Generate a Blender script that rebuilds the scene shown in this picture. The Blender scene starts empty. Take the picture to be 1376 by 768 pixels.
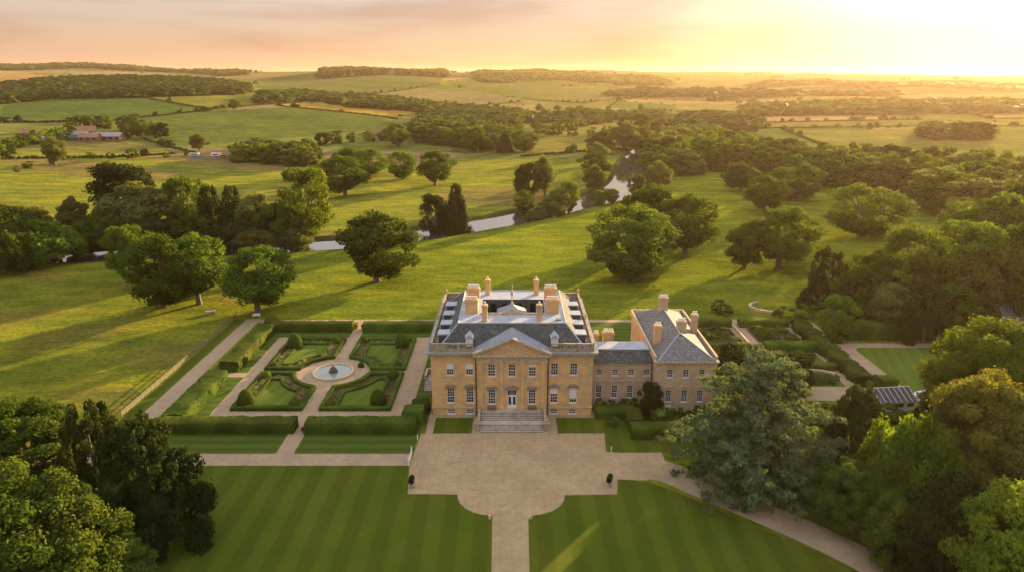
import bpy, math, random
import numpy as np
from mathutils import Vector, Matrix
R_ = math.radians
sc = bpy.context.scene
COL = sc.collection
# ------------------------------------------------------------------ camera, world, sun, exposure
F_PX = 917.0; PITCH = math.atan(278/917.0); CH = 62.0; CYY = -119.0
cam_d = bpy.data.cameras.new('camera'); cam_d.sensor_width = 36; cam_d.lens = 36*F_PX/1376
cam_d.clip_start = 1; cam_d.clip_end = 60000
cam = bpy.data.objects.new('camera', cam_d); COL.objects.link(cam)
cam.location = (0, CYY, CH); cam.rotation_euler = (math.pi/2-PITCH, 0, 0); sc.camera = cam
SUN_AZ = 38.0; SUN_EL = 8.3                       # degrees to the right of the view direction (+Y), above horizon
EXPOSURE = 2.1
HAZE = 4.1e-5
w = bpy.data.worlds.new('World'); sc.world = w; w.use_nodes = True
nt = w.node_tree; N = nt.nodes; L = nt.links
bg = N['Background']
sky = N.new('ShaderNodeTexSky'); sky.sky_type = 'NISHITA'; sky.sun_disc = False
sky.sun_elevation = R_(SUN_EL); sky.sun_rotation = R_(SUN_AZ)
sky.air_density = 1.3; sky.dust_density = 2.6; sky.ozone_density = 1.0; sky.altitude = 50
tint = N.new('ShaderNodeMix'); tint.data_type = 'RGBA'; tint.blend_type = 'MULTIPLY'; tint.inputs[0].default_value = 1.0
tint.inputs[7].default_value = (1.0, .90, 1.05, 1)
L.new(sky.outputs[0], tint.inputs[6])
# thin streaky high cloud, warm grey-pink
tc = N.new('ShaderNodeTexCoord'); mp = N.new('ShaderNodeMapping'); mp.inputs['Scale'].default_value = (1.6, 1.6, 15)
mp.inputs['Rotation'].default_value = (0.02, 0.06, 0.5)
nz = N.new('ShaderNodeTexNoise'); nz.inputs['Scale'].default_value = 1.7; nz.inputs['Detail'].default_value = 6; nz.inputs['Roughness'].default_value = .55
L.new(tc.outputs['Generated'], mp.inputs[0]); L.new(mp.outputs[0], nz.inputs[0])
cr = N.new('ShaderNodeValToRGB'); cr.color_ramp.elements[0].position = .47; cr.color_ramp.elements[1].position = .64
cr.color_ramp.elements[0].color = (0, 0, 0, 1); cr.color_ramp.elements[1].color = (.8, .8, .8, 1)
L.new(nz.outputs[0], cr.inputs[0])
cl = N.new('ShaderNodeMix'); cl.data_type = 'RGBA'; cl.blend_type = 'MULTIPLY'; cl.inputs[7].default_value = (.80, .66, .60, 1)
L.new(cr.outputs[0], cl.inputs[0]); L.new(tint.outputs[2], cl.inputs[6])
# high thin veil of evening cloud over the clear sky: peach low down, pale overhead
sp_ = N.new('ShaderNodeSeparateXYZ'); L.new(tc.outputs['Generated'], sp_.inputs[0])
vr = N.new('ShaderNodeValToRGB'); e = vr.color_ramp.elements; e[0].position = 0.0; e[0].color = (.74, .52, .38, 1); e[1].position = .75; e[1].color = (1.32, 1.28, 1.32, 1)
for p_, c_ in ((.07, (.66, .56, .485, 1)), (.15, (.69, .61, .55, 1)), (.32, (1.0, .95, .93, 1))): q_ = e.new(p_); q_.color = c_
L.new(sp_.outputs[2], vr.inputs[0])
vs = N.new('ShaderNodeVectorMath'); vs.operation = 'SCALE'; vs.inputs['Scale'].default_value = 2.5; L.new(vr.outputs[0], vs.inputs[0])
vc = N.new('ShaderNodeMix'); vc.data_type = 'RGBA'; vc.blend_type = 'MULTIPLY'; vc.inputs[7].default_value = (.74, .66, .65, 1); L.new(cr.outputs[0], vc.inputs[0]); L.new(vs.outputs[0], vc.inputs[6])
mx = N.new('ShaderNodeMix'); mx.data_type = 'RGBA'; mx.inputs[0].default_value = .97; L.new(cl.outputs[2], mx.inputs[6]); L.new(vc.outputs[2], mx.inputs[7])
# pale aureole of the low sun in the thin cloud
dp = N.new('ShaderNodeVectorMath'); dp.operation = 'DOT_PRODUCT'; dp.inputs[1].default_value = (math.sin(R_(SUN_AZ))*math.cos(R_(SUN_EL+5)), math.cos(R_(SUN_AZ))*math.cos(R_(SUN_EL+5)), math.sin(R_(SUN_EL+5))); L.new(tc.outputs['Generated'], dp.inputs[0])
ag = N.new('ShaderNodeValToRGB'); e = ag.color_ramp.elements; ag.color_ramp.interpolation = 'EASE'; e[0].position = .86; e[0].color = (0, 0, 0, 1); e[1].position = 1.0; e[1].color = (1, .84, .68, 1); q_ = e.new(.93); q_.color = (.30, .23, .17, 1)
L.new(dp.outputs['Value'], ag.inputs[0]); av = N.new('ShaderNodeVectorMath'); av.operation = 'SCALE'; av.inputs['Scale'].default_value = 2.6; L.new(ag.outputs[0], av.inputs[0])
aa = N.new('ShaderNodeVectorMath'); aa.operation = 'ADD'; L.new(mx.outputs[2], aa.inputs[0]); L.new(av.outputs[0], aa.inputs[1]); hr = N.new('ShaderNodeValToRGB'); e = hr.color_ramp.elements; e[0].position = 0.0; e[0].color = (.88, .72, .57, 1); e[1].position = .13; e[1].color = (.94, .98, 1.06, 1); q_ = e.new(.05); q_.color = (.94, .84, .72, 1); L.new(sp_.outputs[2], hr.inputs[0])
fin = N.new('ShaderNodeVectorMath'); fin.operation = 'MULTIPLY'; L.new(aa.outputs[0], fin.inputs[0]); L.new(hr.outputs[0], fin.inputs[1]); L.new(fin.outputs[0], bg.inputs[0]); bg.inputs[1].default_value = 0.10
sun_d = bpy.data.lights.new('sun', 'SUN'); sun_d.energy = 5.0; sun_d.angle = R_(0.6); sun_d.color = (1.0, 0.70, 0.33)
sun = bpy.data.objects.new('sun', sun_d); COL.objects.link(sun)
sd = Vector((math.sin(R_(SUN_AZ))*math.cos(R_(SUN_EL)), math.cos(R_(SUN_AZ))*math.cos(R_(SUN_EL)), math.sin(R_(SUN_EL))))
sun.rotation_euler = (-sd).to_track_quat('-Z', 'Y').to_euler(); sun.location = sd*400
sc.view_settings.view_transform = 'Standard'; sc.view_settings.look = 'None'; sc.view_settings.gamma = 1
sc.view_settings.exposure = EXPOSURE; sc.view_settings.use_curve_mapping = False
cy = sc.cycles; cy.max_bounces = 5; cy.diffuse_bounces = 2; cy.glossy_bounces = 2; cy.transmission_bounces = 3
cy.volume_bounces = 0; cy.transparent_max_bounces = 6; cy.use_denoising = True; cy.caustics_reflective = False; cy.caustics_refractive = False
cy.sample_clamp_indirect = 8; cy.use_adaptive_sampling = False
# ------------------------------------------------------------------ helpers: materials
MATS = {}
def mat(name, col, rough=.85, spec=.25, metallic=0, var=None, build=None):
    m = bpy.data.materials.new(name); m.use_nodes = True; b = m.node_tree.nodes['Principled BSDF']
    b.inputs['Base Color'].default_value = (*col, 1); b.inputs['Roughness'].default_value = rough
    b.inputs['Specular IOR Level'].default_value = spec; b.inputs['Metallic'].default_value = metallic
    if build: build(m, m.node_tree.nodes, m.node_tree.links, b)
    MATS[name] = m; return m
def nod(N, kind, **kw):
    n = N.new(kind)
    for k, v in kw.items():
        if k.startswith('i_'): n.inputs[k[2:].replace('_', ' ')].default_value = v
        else: setattr(n, k, v)
    return n
def mixc(N, L, fac, a, b, mode='MIX'):
    m = N.new('ShaderNodeMix'); m.data_type = 'RGBA'; m.blend_type = mode
    for i, x in ((0, fac), (6, a), (7, b)):
        if hasattr(x, 'is_output'): L.new(x, m.inputs[i])
        elif i == 0: m.inputs[0].default_value = x
        else: m.inputs[i].default_value = (*x, 1)
    return m.outputs[2]
def ramp(N, L, src, p0, p1, c0=(0, 0, 0), c1=(1, 1, 1)):
    r = N.new('ShaderNodeValToRGB'); e = r.color_ramp.elements
    e[0].position = p0; e[1].position = p1; e[0].color = (*c0, 1); e[1].color = (*c1, 1); L.new(src, r.inputs[0]); return r.outputs[0]
def noise(N, L, scale, detail=4, vec=None, rough=.55, mscale=None, coord='Object'):
    t = N.new('ShaderNodeTexCoord'); v = vec or t.outputs[coord]
    if mscale:
        mp = N.new('ShaderNodeMapping'); mp.inputs['Scale'].default_value = mscale; L.new(v, mp.inputs[0]); v = mp.outputs[0]
    n = N.new('ShaderNodeTexNoise'); n.inputs['Scale'].default_value = scale; n.inputs['Detail'].default_value = detail; n.inputs['Roughness'].default_value = rough
    L.new(v, n.inputs['Vector']); return n.outputs[0]
def bump(N, L, b, h, strength, dist):
    bp = N.new('ShaderNodeBump'); bp.inputs['Strength'].default_value = strength; bp.inputs['Distance'].default_value = dist
    L.new(h, bp.inputs['Height']); L.new(bp.outputs[0], b.inputs['Normal']); return bp

def leaf_mat(name, c0, c1, transl=.38, tc=None):
    """leaves: diffuse + translucent, tint varies by clump (attribute), by tree and by leaf"""
    m = bpy.data.materials.new(name); m.use_nodes = True; N = m.node_tree.nodes; L = m.node_tree.links
    b = N['Principled BSDF']; b.inputs['Roughness'].default_value = .8; b.inputs['Specular IOR Level'].default_value = .04
    at = nod(N, 'ShaderNodeAttribute', attribute_name='tint')
    oi = N.new('ShaderNodeObjectInfo')
    col = mixc(N, L, at.outputs['Fac'], c0, c1)
    hsv = N.new('ShaderNodeHueSaturation'); L.new(col, hsv.inputs['Color'])
    mr = nod(N, 'ShaderNodeMapRange'); mr.inputs[3].default_value = .70; mr.inputs[4].default_value = 1.35; L.new(oi.outputs['Random'], mr.inputs[0]); L.new(mr.outputs[0], hsv.inputs['Value'])
    mr2 = nod(N, 'ShaderNodeMapRange'); mr2.inputs[3].default_value = .485; mr2.inputs[4].default_value = .51
    mm = nod(N, 'ShaderNodeMath', operation='MULTIPLY'); mm.inputs[1].default_value = 7.31; L.new(oi.outputs['Random'], mm.inputs[0])
    fr = nod(N, 'ShaderNodeMath', operation='FRACT'); L.new(mm.outputs[0], fr.inputs[0]); L.new(fr.outputs[0], mr2.inputs[0]); L.new(mr2.outputs[0], hsv.inputs['Hue'])
    L.new(hsv.outputs[0], b.inputs['Base Color'])
    tr = N.new('ShaderNodeBsdfTranslucent')
    tcol = mixc(N, L, 1.0, hsv.outputs[0], tc or (1.65, 1.60, .42), 'MULTIPLY'); L.new(tcol, tr.inputs['Color'])
    mx = N.new('ShaderNodeMixShader'); mx.inputs[0].default_value = transl
    L.new(b.outputs[0], mx.inputs[1]); L.new(tr.outputs[0], mx.inputs[2]); L.new(mx.outputs[0], N['Material Output'].inputs[0])
    MATS[name] = m; return m
leaf_mat('oak_leaf', (.032, .060, .008), (.095, .135, .016))
leaf_mat('light_leaf', (.064, .112, .012), (.150, .195, .022))
leaf_mat('dark_leaf', (.014, .026, .007), (.044, .060, .014), .25)
leaf_mat('olive_leaf', (.070, .088, .026), (.150, .160, .045))
leaf_mat('cedar_leaf', (.052, .082, .032), (.170, .200, .088), .25, (1.5, 1.4, .8))
leaf_mat('bronze_leaf', (.052, .066, .014), (.135, .125, .024))
leaf_mat('mid_leaf', (.030, .054, .008), (.085, .112, .016))
leaf_mat('fresh_leaf', (.055, .088, .014), (.110, .150, .022))
leaf_mat('hedge_leaf', (.042, .070, .010), (.110, .140, .018), .3)
leaf_mat('box_leaf', (.050, .088, .012), (.100, .145, .018), .3)
leaf_mat('far_leaf', (.026, .046, .010), (.072, .100, .020), .3)
leaf_mat('flower', (.10, .12, .04), (.42, .28, .22), .3, (1.2, 1.1, .9))

def m_bark(m, N, L, b):
    n = noise(N, L, 3, 5, mscale=(1, 1, .25)); L.new(ramp(N, L, n, .3, .7, (.07, .055, .04), (.19, .155, .12)), b.inputs['Base Color']); bump(N, L, b, n, .6, .1)
mat('bark', (.12, .1, .08), build=m_bark)
def m_ashlar(base, dirt):
    def f(m, N, L, b):
        t = N.new('ShaderNodeTexCoord'); s = N.new('ShaderNodeSeparateXYZ'); L.new(t.outputs['Object'], s.inputs[0])
        a = nod(N, 'ShaderNodeMath', operation='ADD'); L.new(s.outputs[0], a.inputs[0]); L.new(s.outputs[1], a.inputs[1])
        c = N.new('ShaderNodeCombineXYZ'); L.new(a.outputs[0], c.inputs[0]); L.new(s.outputs[2], c.inputs[1])
        br = N.new('ShaderNodeTexBrick'); br.inputs['Scale'].default_value = 1; br.inputs['Brick Width'].default_value = .9; br.inputs['Row Height'].default_value = .36
        br.inputs['Mortar Size'].default_value = .012; br.inputs['Bias'].default_value = 0
        br.inputs['Color1'].default_value = (*[x*.92 for x in base], 1); br.inputs['Color2'].default_value = (*[min(1, x*1.08) for x in base], 1); br.inputs['Mortar'].default_value = (*[x*.6 for x in base], 1)
        L.new(c.outputs[0], br.inputs[0])
        n1 = noise(N, L, .32, 7, rough=.66); c1 = mixc(N, L, ramp(N, L, n1, .46, .64), br.outputs[0], dirt)
        n2 = noise(N, L, 1.3, 6, mscale=(2.2, 2.2, .22)); c2 = mixc(N, L, ramp(N, L, n2, .58, .85, c1=(.5, .5, .5)), c1, tuple(x*.55 for x in dirt))
        n3 = noise(N, L, .5, 3, mscale=(.4, .4, 3)); c3 = mixc(N, L, ramp(N, L, n3, .55, .75, c1=(.5, .5, .5)), c2, (.50, .36, .20))
        L.new(c3, b.inputs['Base Color']); bump(N, L, b, n2, .35, .04)
    return f
mat('honey_stone', (.45, .30, .13), build=m_ashlar((.62, .375, .155), (.40, .28, .165)))
mat('pale_stone', (.40, .30, .19), build=m_ashlar((.48, .345, .21), (.34, .26, .18)))
def m_weather(c, d, sc_=1.2):
    def f(m, N, L, b):
        n = noise(N, L, sc_, 7, rough=.65); n2 = noise(N, L, sc_*3, 4, mscale=(1, 1, .3))
        c1 = mixc(N, L, ramp(N, L, n, .38, .66), c, d); c2 = mixc(N, L, ramp(N, L, n2, .5, .75), c1, tuple(x*.55 for x in d)); L.new(c2, b.inputs['Base Color']); bump(N, L, b, n, .4, .04)
    return f
mat('trim_stone', (.4, .3, .2), build=m_weather((.55, .40, .235), (.38, .30, .20)))
mat('step_stone', (.3, .27, .22), build=m_weather((.44, .38, .30), (.34, .29, .23), .4))
mat('weathered_stone', (.3, .25, .18), build=m_weather((.42, .32, .21), (.22, .18, .125), 2.2))
mat('step_riser_shade', (.3, .27, .22), build=m_weather((.17, .145, .11), (.12, .10, .075), .8))  # dark riser colour stands in for shade below the step nosings
mat('white_paint', (.72, .70, .66), .5, build=m_weather((.74, .72, .68), (.62, .60, .56), 3))
mat('blind', (.66, .63, .56), .9)
mat('glass', (.012, .015, .02), .06, .9)
mat('blue_glass', (.20, .32, .36), .25, .6)
def m_lead(c, d):
    def f(m, N, L, b):
        n = noise(N, L, .5, 6, rough=.65); t = N.new('ShaderNodeTexCoord')
        wv = nod(N, 'ShaderNodeTexWave', i_Scale=.55, i_Distortion=.0); wv.bands_direction = 'X'; L.new(t.outputs['Object'], wv.inputs[0])
        c1 = mixc(N, L, ramp(N, L, n, .35, .68), c, d)
        c2 = mixc(N, L, ramp(N, L, wv.outputs[0], .90, .97, c1=(.45, .45, .45)), c1, tuple(x*.5 for x in d)); L.new(c2, b.inputs['Base Color'])
        bump(N, L, b, n, .3, .05)
    return f
mat('lead', (.33, .35, .37), .75, .2, build=m_lead((.25, .275, .31), (.17, .185, .21)))
mat('lead_pale', (.42, .44, .46), .7, .25, build=m_lead((.36, .39, .44), (.26, .28, .32)))
def m_slate(c, d):
    def f(m, N, L, b):
        n = noise(N, L, .9, 7, mscale=(2.5, 2.5, .35), rough=.7); n2 = noise(N, L, .35, 4)
        t = N.new('ShaderNodeTexCoord'); s = N.new('ShaderNodeSeparateXYZ'); L.new(t.outputs['Object'], s.inputs[0])
        a = nod(N, 'ShaderNodeMath', operation='ADD'); L.new(s.outputs[0], a.inputs[0]); L.new(s.outputs[1], a.inputs[1])
        cc = N.new('ShaderNodeCombineXYZ'); L.new(a.outputs[0], cc.inputs[0]); L.new(s.outputs[2], cc.inputs[1])
        br = N.new('ShaderNodeTexBrick'); br.inputs['Scale'].default_value = 1; br.inputs['Brick Width'].default_value = .5; br.inputs['Row Height'].default_value = .2; br.inputs['Mortar Size'].default_value = .015
        br.inputs['Color1'].default_value = (.75, .75, .75, 1); br.inputs['Color2'].default_value = (1.2, 1.2, 1.2, 1); br.inputs['Mortar'].default_value = (.5, .5, .5, 1); L.new(cc.outputs[0], br.inputs[0])
        c1 = mixc(N, L, ramp(N, L, n, .38, .66), c, d); c2 = mixc(N, L, ramp(N, L, n2, .5, .7, c1=(.5, .5, .5)), c1, (.15, .155, .12))
        L.new(mixc(N, L, 1.0, c2, br.outputs[0], 'MULTIPLY'), b.inputs['Base Color'])
    return f
mat('slate', (.13, .14, .145), .85, .15, build=m_slate((.10, .108, .104), (.038, .042, .041)))
mat('slate_pale', (.22, .22, .22), .85, .15, build=m_slate((.19, .188, .182), (.11, .11, .107)))
mat('iron', (.05, .048, .045), .6)
mat('wood', (.13, .10, .075), build=m_weather((.15, .115, .08), (.09, .07, .05), 4))
mat('fence_wood', (.30, .25, .18), build=m_weather((.22, .18, .13), (.13, .11, .08), 4))
mat('red_brick', (.26, .13, .08), build=m_weather((.27, .13, .08), (.17, .10, .07), 2))
mat('clay_tile', (.34, .17, .09), build=m_weather((.36, .19, .10), (.20, .12, .08), 1))
mat('sheet_roof', (.30, .30, .29), build=m_weather((.34, .33, .32), (.22, .21, .2), .6))
mat('blue_paint', (.30, .50, .62), .5, build=m_weather((.34, .52, .62), (.42, .52, .56), 1))
mat('orange_paint', (.5, .16, .05), .6, build=m_weather((.52, .17, .05), (.36, .13, .05), 1))
mat('terracotta', (.33, .16, .09), build=m_weather((.35, .17, .1), (.24, .13, .09), 4))
def m_gravel(c, d):
    def f(m, N, L, b):
        n = noise(N, L, .16, 6, rough=.6); n1 = noise(N, L, .9, 5); n2 = noise(N, L, 14, 3)
        c1 = mixc(N, L, ramp(N, L, n, .38, .64), c, d); c2 = mixc(N, L, ramp(N, L, n1, .45, .75, c1=(.6, .6, .6)), c1, tuple(x*.72 for x in d)); n4 = noise(N, L, 1.6, 4, mscale=(1, .05, 1), rough=.4); c2 = mixc(N, L, ramp(N, L, n4, .45, .8, c1=(.4, .4, .4)), c2, tuple(x*.8 for x in d)); n5 = noise(N, L, .22, 5, rough=.7); c2 = mixc(N, L, ramp(N, L, n5, .56, .72, c1=(.5, .5, .5)), c2, tuple(min(1, x*1.3) for x in c))
        c3 = mixc(N, L, ramp(N, L, n2, .3, .7, (.86, .86, .86), (1.12, 1.12, 1.12)), c2, c2)
        mm = mixc(N, L, 1.0, c2, ramp(N, L, n2, .3, .7, (.8, .8, .8), (1, 1, 1)), 'MULTIPLY'); L.new(mm, b.inputs['Base Color']); bump(N, L, b, n2, .5, .05)
    return f
mat('gravel', (.34, .26, .19), .95, .1, build=m_gravel((.39, .29, .18), (.32, .24, .15)))
mat('gravel_drive', (.30, .22, .16), .95, .1, build=m_gravel((.40, .295, .165), (.33, .24, .13)))
mat('earth', (.16, .12, .08), .95, .1, build=m_gravel((.14, .11, .07), (.09, .08, .045)))
def m_lawn(c, d, stripe, period=2.1, ang=0):
    def f(m, N, L, b):
        t = N.new('ShaderNodeTexCoord'); mp = N.new('ShaderNodeMapping'); mp.inputs['Rotation'].default_value = (0, 0, ang); L.new(t.outputs['Object'], mp.inputs[0])
        wv = nod(N, 'ShaderNodeTexWave', i_Scale=.157/period, i_Distortion=1.3, i_Detail=3); wv.bands_direction = 'X'; wv.inputs['Detail Scale'].default_value = .5; L.new(mp.outputs[0], wv.inputs[0])
        n = noise(N, L, .09, 6, rough=.6); n2 = noise(N, L, 1.1, 6, rough=.7); n3 = noise(N, L, 7, 3)
        c0 = mixc(N, L, ramp(N, L, n, .36, .66), c, d)
        c1 = mixc(N, L, 1.0, c0, ramp(N, L, wv.outputs[0], .3, .7, (1-stripe,)*3, (1+stripe*.6,)*3), 'MULTIPLY')
        c2 = mixc(N, L, ramp(N, L, n2, .50, .80, c1=(.5, .5, .5)), c1, tuple(x*y for x, y in zip(d, (1.5, 1.05, 1.1))))
        c3 = mixc(N, L, 1.0, c2, ramp(N, L, n3, .3, .7, (.78, .78, .78), (1.15, 1.15, 1.15)), 'MULTIPLY'); L.new(c3, b.inputs['Base Color'])
        bump(N, L, b, n3, .9, .16)
    return f
mat('lawn', (.06, .09, .02), .95, .05, build=m_lawn((.058, .090, .006), (.085, .100, .010), .135, 2.3))
mat('fine_lawn', (.06, .09, .02), .95, .05, build=m_lawn((.088, .135, .016), (.100, .138, .020), .08, 1.4, .3))
mat('strip_lawn', (.06, .09, .02), .95, .05, build=m_lawn((.058, .098, .012), (.070, .100, .016), .16, 1.3, math.pi/2))
def m_ground(m, N, L, b):
    at = nod(N, 'ShaderNodeAttribute', attribute_name='Col')
    n1 = noise(N, L, .012, 7, rough=.6); n2 = noise(N, L, .11, 7, rough=.65, mscale=(.6, 1.3, 1)); n3 = noise(N, L, .8, 7, rough=.75); n4 = noise(N, L, .035, 5, mscale=(1, 3, 1))
    c1 = mixc(N, L, 1.0, at.outputs['Color'], ramp(N, L, n1, .35, .65, (.78, .80, .85), (1.22, 1.15, 1.05)), 'MULTIPLY')
    c2 = mixc(N, L, 1.0, c1, ramp(N, L, n2, .36, .66, (.66, .72, .8), (1.32, 1.2, 1.1)), 'MULTIPLY')
    c3 = mixc(N, L, 1.0, c2, ramp(N, L, n4, .4, .7, (.85, .9, .95), (1.28, 1.12, .95)), 'MULTIPLY')
    c4 = mixc(N, L, 1.0, c3, ramp(N, L, n3, .36, .64, (.62, .66, .7), (1.28, 1.22, 1.1)), 'MULTIPLY')
    L.new(c4, b.inputs['Base Color'])
    ad = nod(N, 'ShaderNodeMath', operation='MULTIPLY_ADD'); ad.inputs[1].default_value = 2.2; L.new(n2, ad.inputs[0]); L.new(n3, ad.inputs[2])
    bump(N, L, b, ad.outputs[0], 1.0, .75)
mat('ground', (.1, .13, .03), 1.0, .0, build=m_ground)
def m_water(m, N, L, b):
    n = noise(N, L, .5, 4, mscale=(1, 1.6, 1)); bump(N, L, b, n, .05, .12)
mat('water', (.05, .05, .035), .02, .8, build=m_water); MATS['water'].node_tree.nodes['Principled BSDF'].inputs['IOR'].default_value = 3.0
mat('pool_water', (.20, .24, .21), .05, .8)
# ------------------------------------------------------------------ helpers: meshes and objects
def mesh_obj(name, verts, faces, mats, parent=None, midx=None, tint=None, smooth=False, col=None):
    me = bpy.data.meshes.new(name)
    if isinstance(faces, np.ndarray):
        k = faces.shape[1]; n = len(faces); verts = np.asarray(verts, np.float32)
        me.vertices.add(len(verts)); me.vertices.foreach_set('co', verts.ravel())
        me.loops.add(n*k); me.loops.foreach_set('vertex_index', faces.astype(np.int32).ravel())
        me.polygons.add(n); me.polygons.foreach_set('loop_start', np.arange(0, n*k, k, dtype=np.int32))
        me.update(calc_edges=True)
    else:
        me.from_pydata([tuple(v) for v in verts], [], faces); me.update()
    for m in (mats if isinstance(mats, (list, tuple)) else [mats]): me.materials.append(MATS[m])
    if midx is not None: me.polygons.foreach_set('material_index', np.asarray(midx, np.int32))
    if tint is not None:
        a = me.attributes.new('tint', 'FLOAT', 'POINT'); a.data.foreach_set('value', np.asarray(tint, np.float32))
    if col is not None:
        a = me.color_attributes.new('Col', 'FLOAT_COLOR', 'POINT'); c4 = np.ones((len(col), 4), np.float32); c4[:, :3] = col; a.data.foreach_set('color', c4.ravel())
    if smooth: me.polygons.foreach_set('use_smooth', np.ones(len(me.polygons), bool))
    o = bpy.data.objects.new(name, me); COL.objects.link(o)
    if parent: o.parent = parent
    return o
class MB:
    def __init__(s): s.v = []; s.f = []; s.m = []; s.cur = 0
    def add(s, vs, fs):
        o = len(s.v); s.v += [tuple(x) for x in vs]; s.f += [tuple(i+o for i in f) for f in fs]; s.m += [s.cur]*len(fs); return s
    def box(s, x0, x1, y0, y1, z0, z1):
        return s.add([(x0, y0, z0), (x1, y0, z0), (x1, y1, z0), (x0, y1, z0), (x0, y0, z1), (x1, y0, z1), (x1, y1, z1), (x0, y1, z1)],
                     [(0, 3, 2, 1), (4, 5, 6, 7), (0, 1, 5, 4), (1, 2, 6, 5), (2, 3, 7, 6), (3, 0, 4, 7)])
    def quad(s, *p): return s.add(p, [tuple(range(len(p)))])
    def tube(s, p0, p1, r0, r1, n=6, cap=True):
        p0 = Vector(p0); p1 = Vector(p1); d = (p1-p0).normalized(); a = d.orthogonal().normalized(); b = d.cross(a)
        vs = []
        for p, r in ((p0, r0), (p1, r1)):
            for i in range(n):
                t = 2*math.pi*i/n; vs.append(p+a*math.cos(t)*r+b*math.sin(t)*r)
        fs = [(i, (i+1) % n, n+(i+1) % n, n+i) for i in range(n)]
        if cap: fs += [tuple(range(n-1, -1, -1)), tuple(range(n, 2*n))]
        return s.add(vs, fs)
    def lathe(s, cx, cy_, prof, n=16):
        vs = []
        for r, z in prof:
            for i in range(n): t = 2*math.pi*i/n; vs.append((cx+r*math.cos(t), cy_+r*math.sin(t), z))
        fs = [(k*n+i, k*n+(i+1) % n, (k+1)*n+(i+1) % n, (k+1)*n+i) for k in range(len(prof)-1) for i in range(n)]
        fs += [tuple(range(n-1, -1, -1)), tuple((len(prof)-1)*n+i for i in range(n))]
        return s.add(vs, fs)
    def prism(s, poly, z0, z1):
        n = len(poly); return s.add([(x, y, z0) for x, y in poly]+[(x, y, z1) for x, y in poly],
            [tuple(range(n-1, -1, -1)), tuple(range(n, 2*n))]+[(i, (i+1) % n, n+(i+1) % n, n+i) for i in range(n)])
    def build(s, name, mats, parent=None, smooth=False): return mesh_obj(name, s.v, s.f, mats, parent, s.m, smooth=smooth)
def empty(name, loc=(0, 0, 0), rz=0):
    o = bpy.data.objects.new(name, None); COL.objects.link(o); o.location = loc; o.rotation_euler = (0, 0, rz); return o
def tag(o, label=None, cat=None, group=None, kind=None):
    for k, v in (('label', label), ('category', cat), ('group', group), ('kind', kind)):
        if v: o[k] = v
        elif k in o.keys(): del o[k]
    return o
def copy_tree(o, loc, rz=0, scale=(1, 1, 1)):
    c = o.copy(); COL.objects.link(c); c.location = loc; c.rotation_euler = (0, 0, rz); c.scale = scale
    for ch in [x for x in KIDS.get(o.name, [])]:
        d = ch.copy(); COL.objects.link(d); d.parent = c
        for g in KIDS.get(ch.name, []):
            e = g.copy(); COL.objects.link(e); e.parent = d
    return c
KIDS = {}
def kids(o, *ch): KIDS[o.name] = list(ch); return o
# ------------------------------------------------------------------ terrain height field (metres)
UC = [-900, -300, 0, 200, 330, 450, 550, 650, 750, 850, 1000, 1200, 1376, 2300]
DC = [100, 150, 300, 500, 700, 1000, 1300, 1600, 2000, 2600, 3500, 5000, 7000, 10000, 20000]
ZT = [[0, 0, 0, 3, 8, 22, 33, 47, 66, 70, 90, 165, 150, 100, 62], [0, 0, 0, 3, 8, 22, 33, 47, 66, 70, 90, 162, 150, 100, 62], [0, 0, 0, 3, 8, 22, 33, 47, 64, 62, 80, 152, 140, 100, 62],
      [0, 0, 0, 2, 6, 21, 35, 47, 57, 60, 80, 138, 130, 100, 62], [0, 0, 0, 1, 5, 17, 31, 42, 50, 62, 85, 105, 110, 100, 62], [0, 0, 0, 1, 4, 13, 25, 37, 48, 66, 90, 100, 100, 90, 62],
      [0, 0, 0, 0, 3, 10, 21, 33, 45, 62, 90, 98, 100, 90, 62], [0, 0, 0, 0, 2, 6, 13, 22, 36, 54, 80, 105, 110, 90, 62], [0, 0, 0, 0, 1, 3, 7, 13, 26, 47, 82, 112, 110, 80, 62],
      [0, 0, 0, 0, 0, 1, 2, 6, 20, 42, 72, 104, 104, 80, 62], [0, 0, 0, 0, 0, 0, 1, 4, 12, 28, 54, 94, 112, 80, 62], [0, 0, 0, 0, 0, 0, 1, 3, 7, 17, 38, 72, 96, 78, 60],
      [0, 0, 0, 0, 0, 0, 0, 2, 5, 12, 26, 54, 78, 74, 60], [0, 0, 0, 0, 0, 0, 0, 2, 5, 12, 26, 54, 78, 74, 60]]
ZT = np.array(ZT, float)
TU = np.linspace(-900, 2300, 321); TD = np.linspace(math.log(100), math.log(20000), 300)
_a = np.array([np.interp(TD, np.log(DC), r) for r in ZT]); TAB = np.array([np.interp(TU, UC, _a[:, j]) for j in range(300)]).T
def _blur(a, k):
    ker = np.hanning(2*k+3)[1:-1]; ker /= ker.sum()
    p = np.pad(a, ((k, k), (0, 0)), 'edge'); a = np.array([np.convolve(p[:, j], ker, 'valid') for j in range(a.shape[1])]).T
    p = np.pad(a, ((0, 0), (k, k)), 'edge'); return np.array([np.convolve(p[i], ker, 'valid') for i in range(a.shape[0])])
TAB = _blur(TAB, 8)
RIV = np.array([(-420, 105, 7), (-300, 115, 7), (-200, 121, 7), (-161, 126, 8), (-114, 135, 8), (-72, 144.5, 7.5), (-40, 161, 8.5), (-16, 182, 9.3), (4, 199.5, 9.3), (32, 234, 9.3), (59, 268, 10.5), (78, 318, 12), (91, 385, 11.5),
                (108, 470, 9), (135, 560, 9), (180, 700, 10), (224, 863, 8), (262, 1010, 10), (300, 1150, 8)], float)
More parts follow.
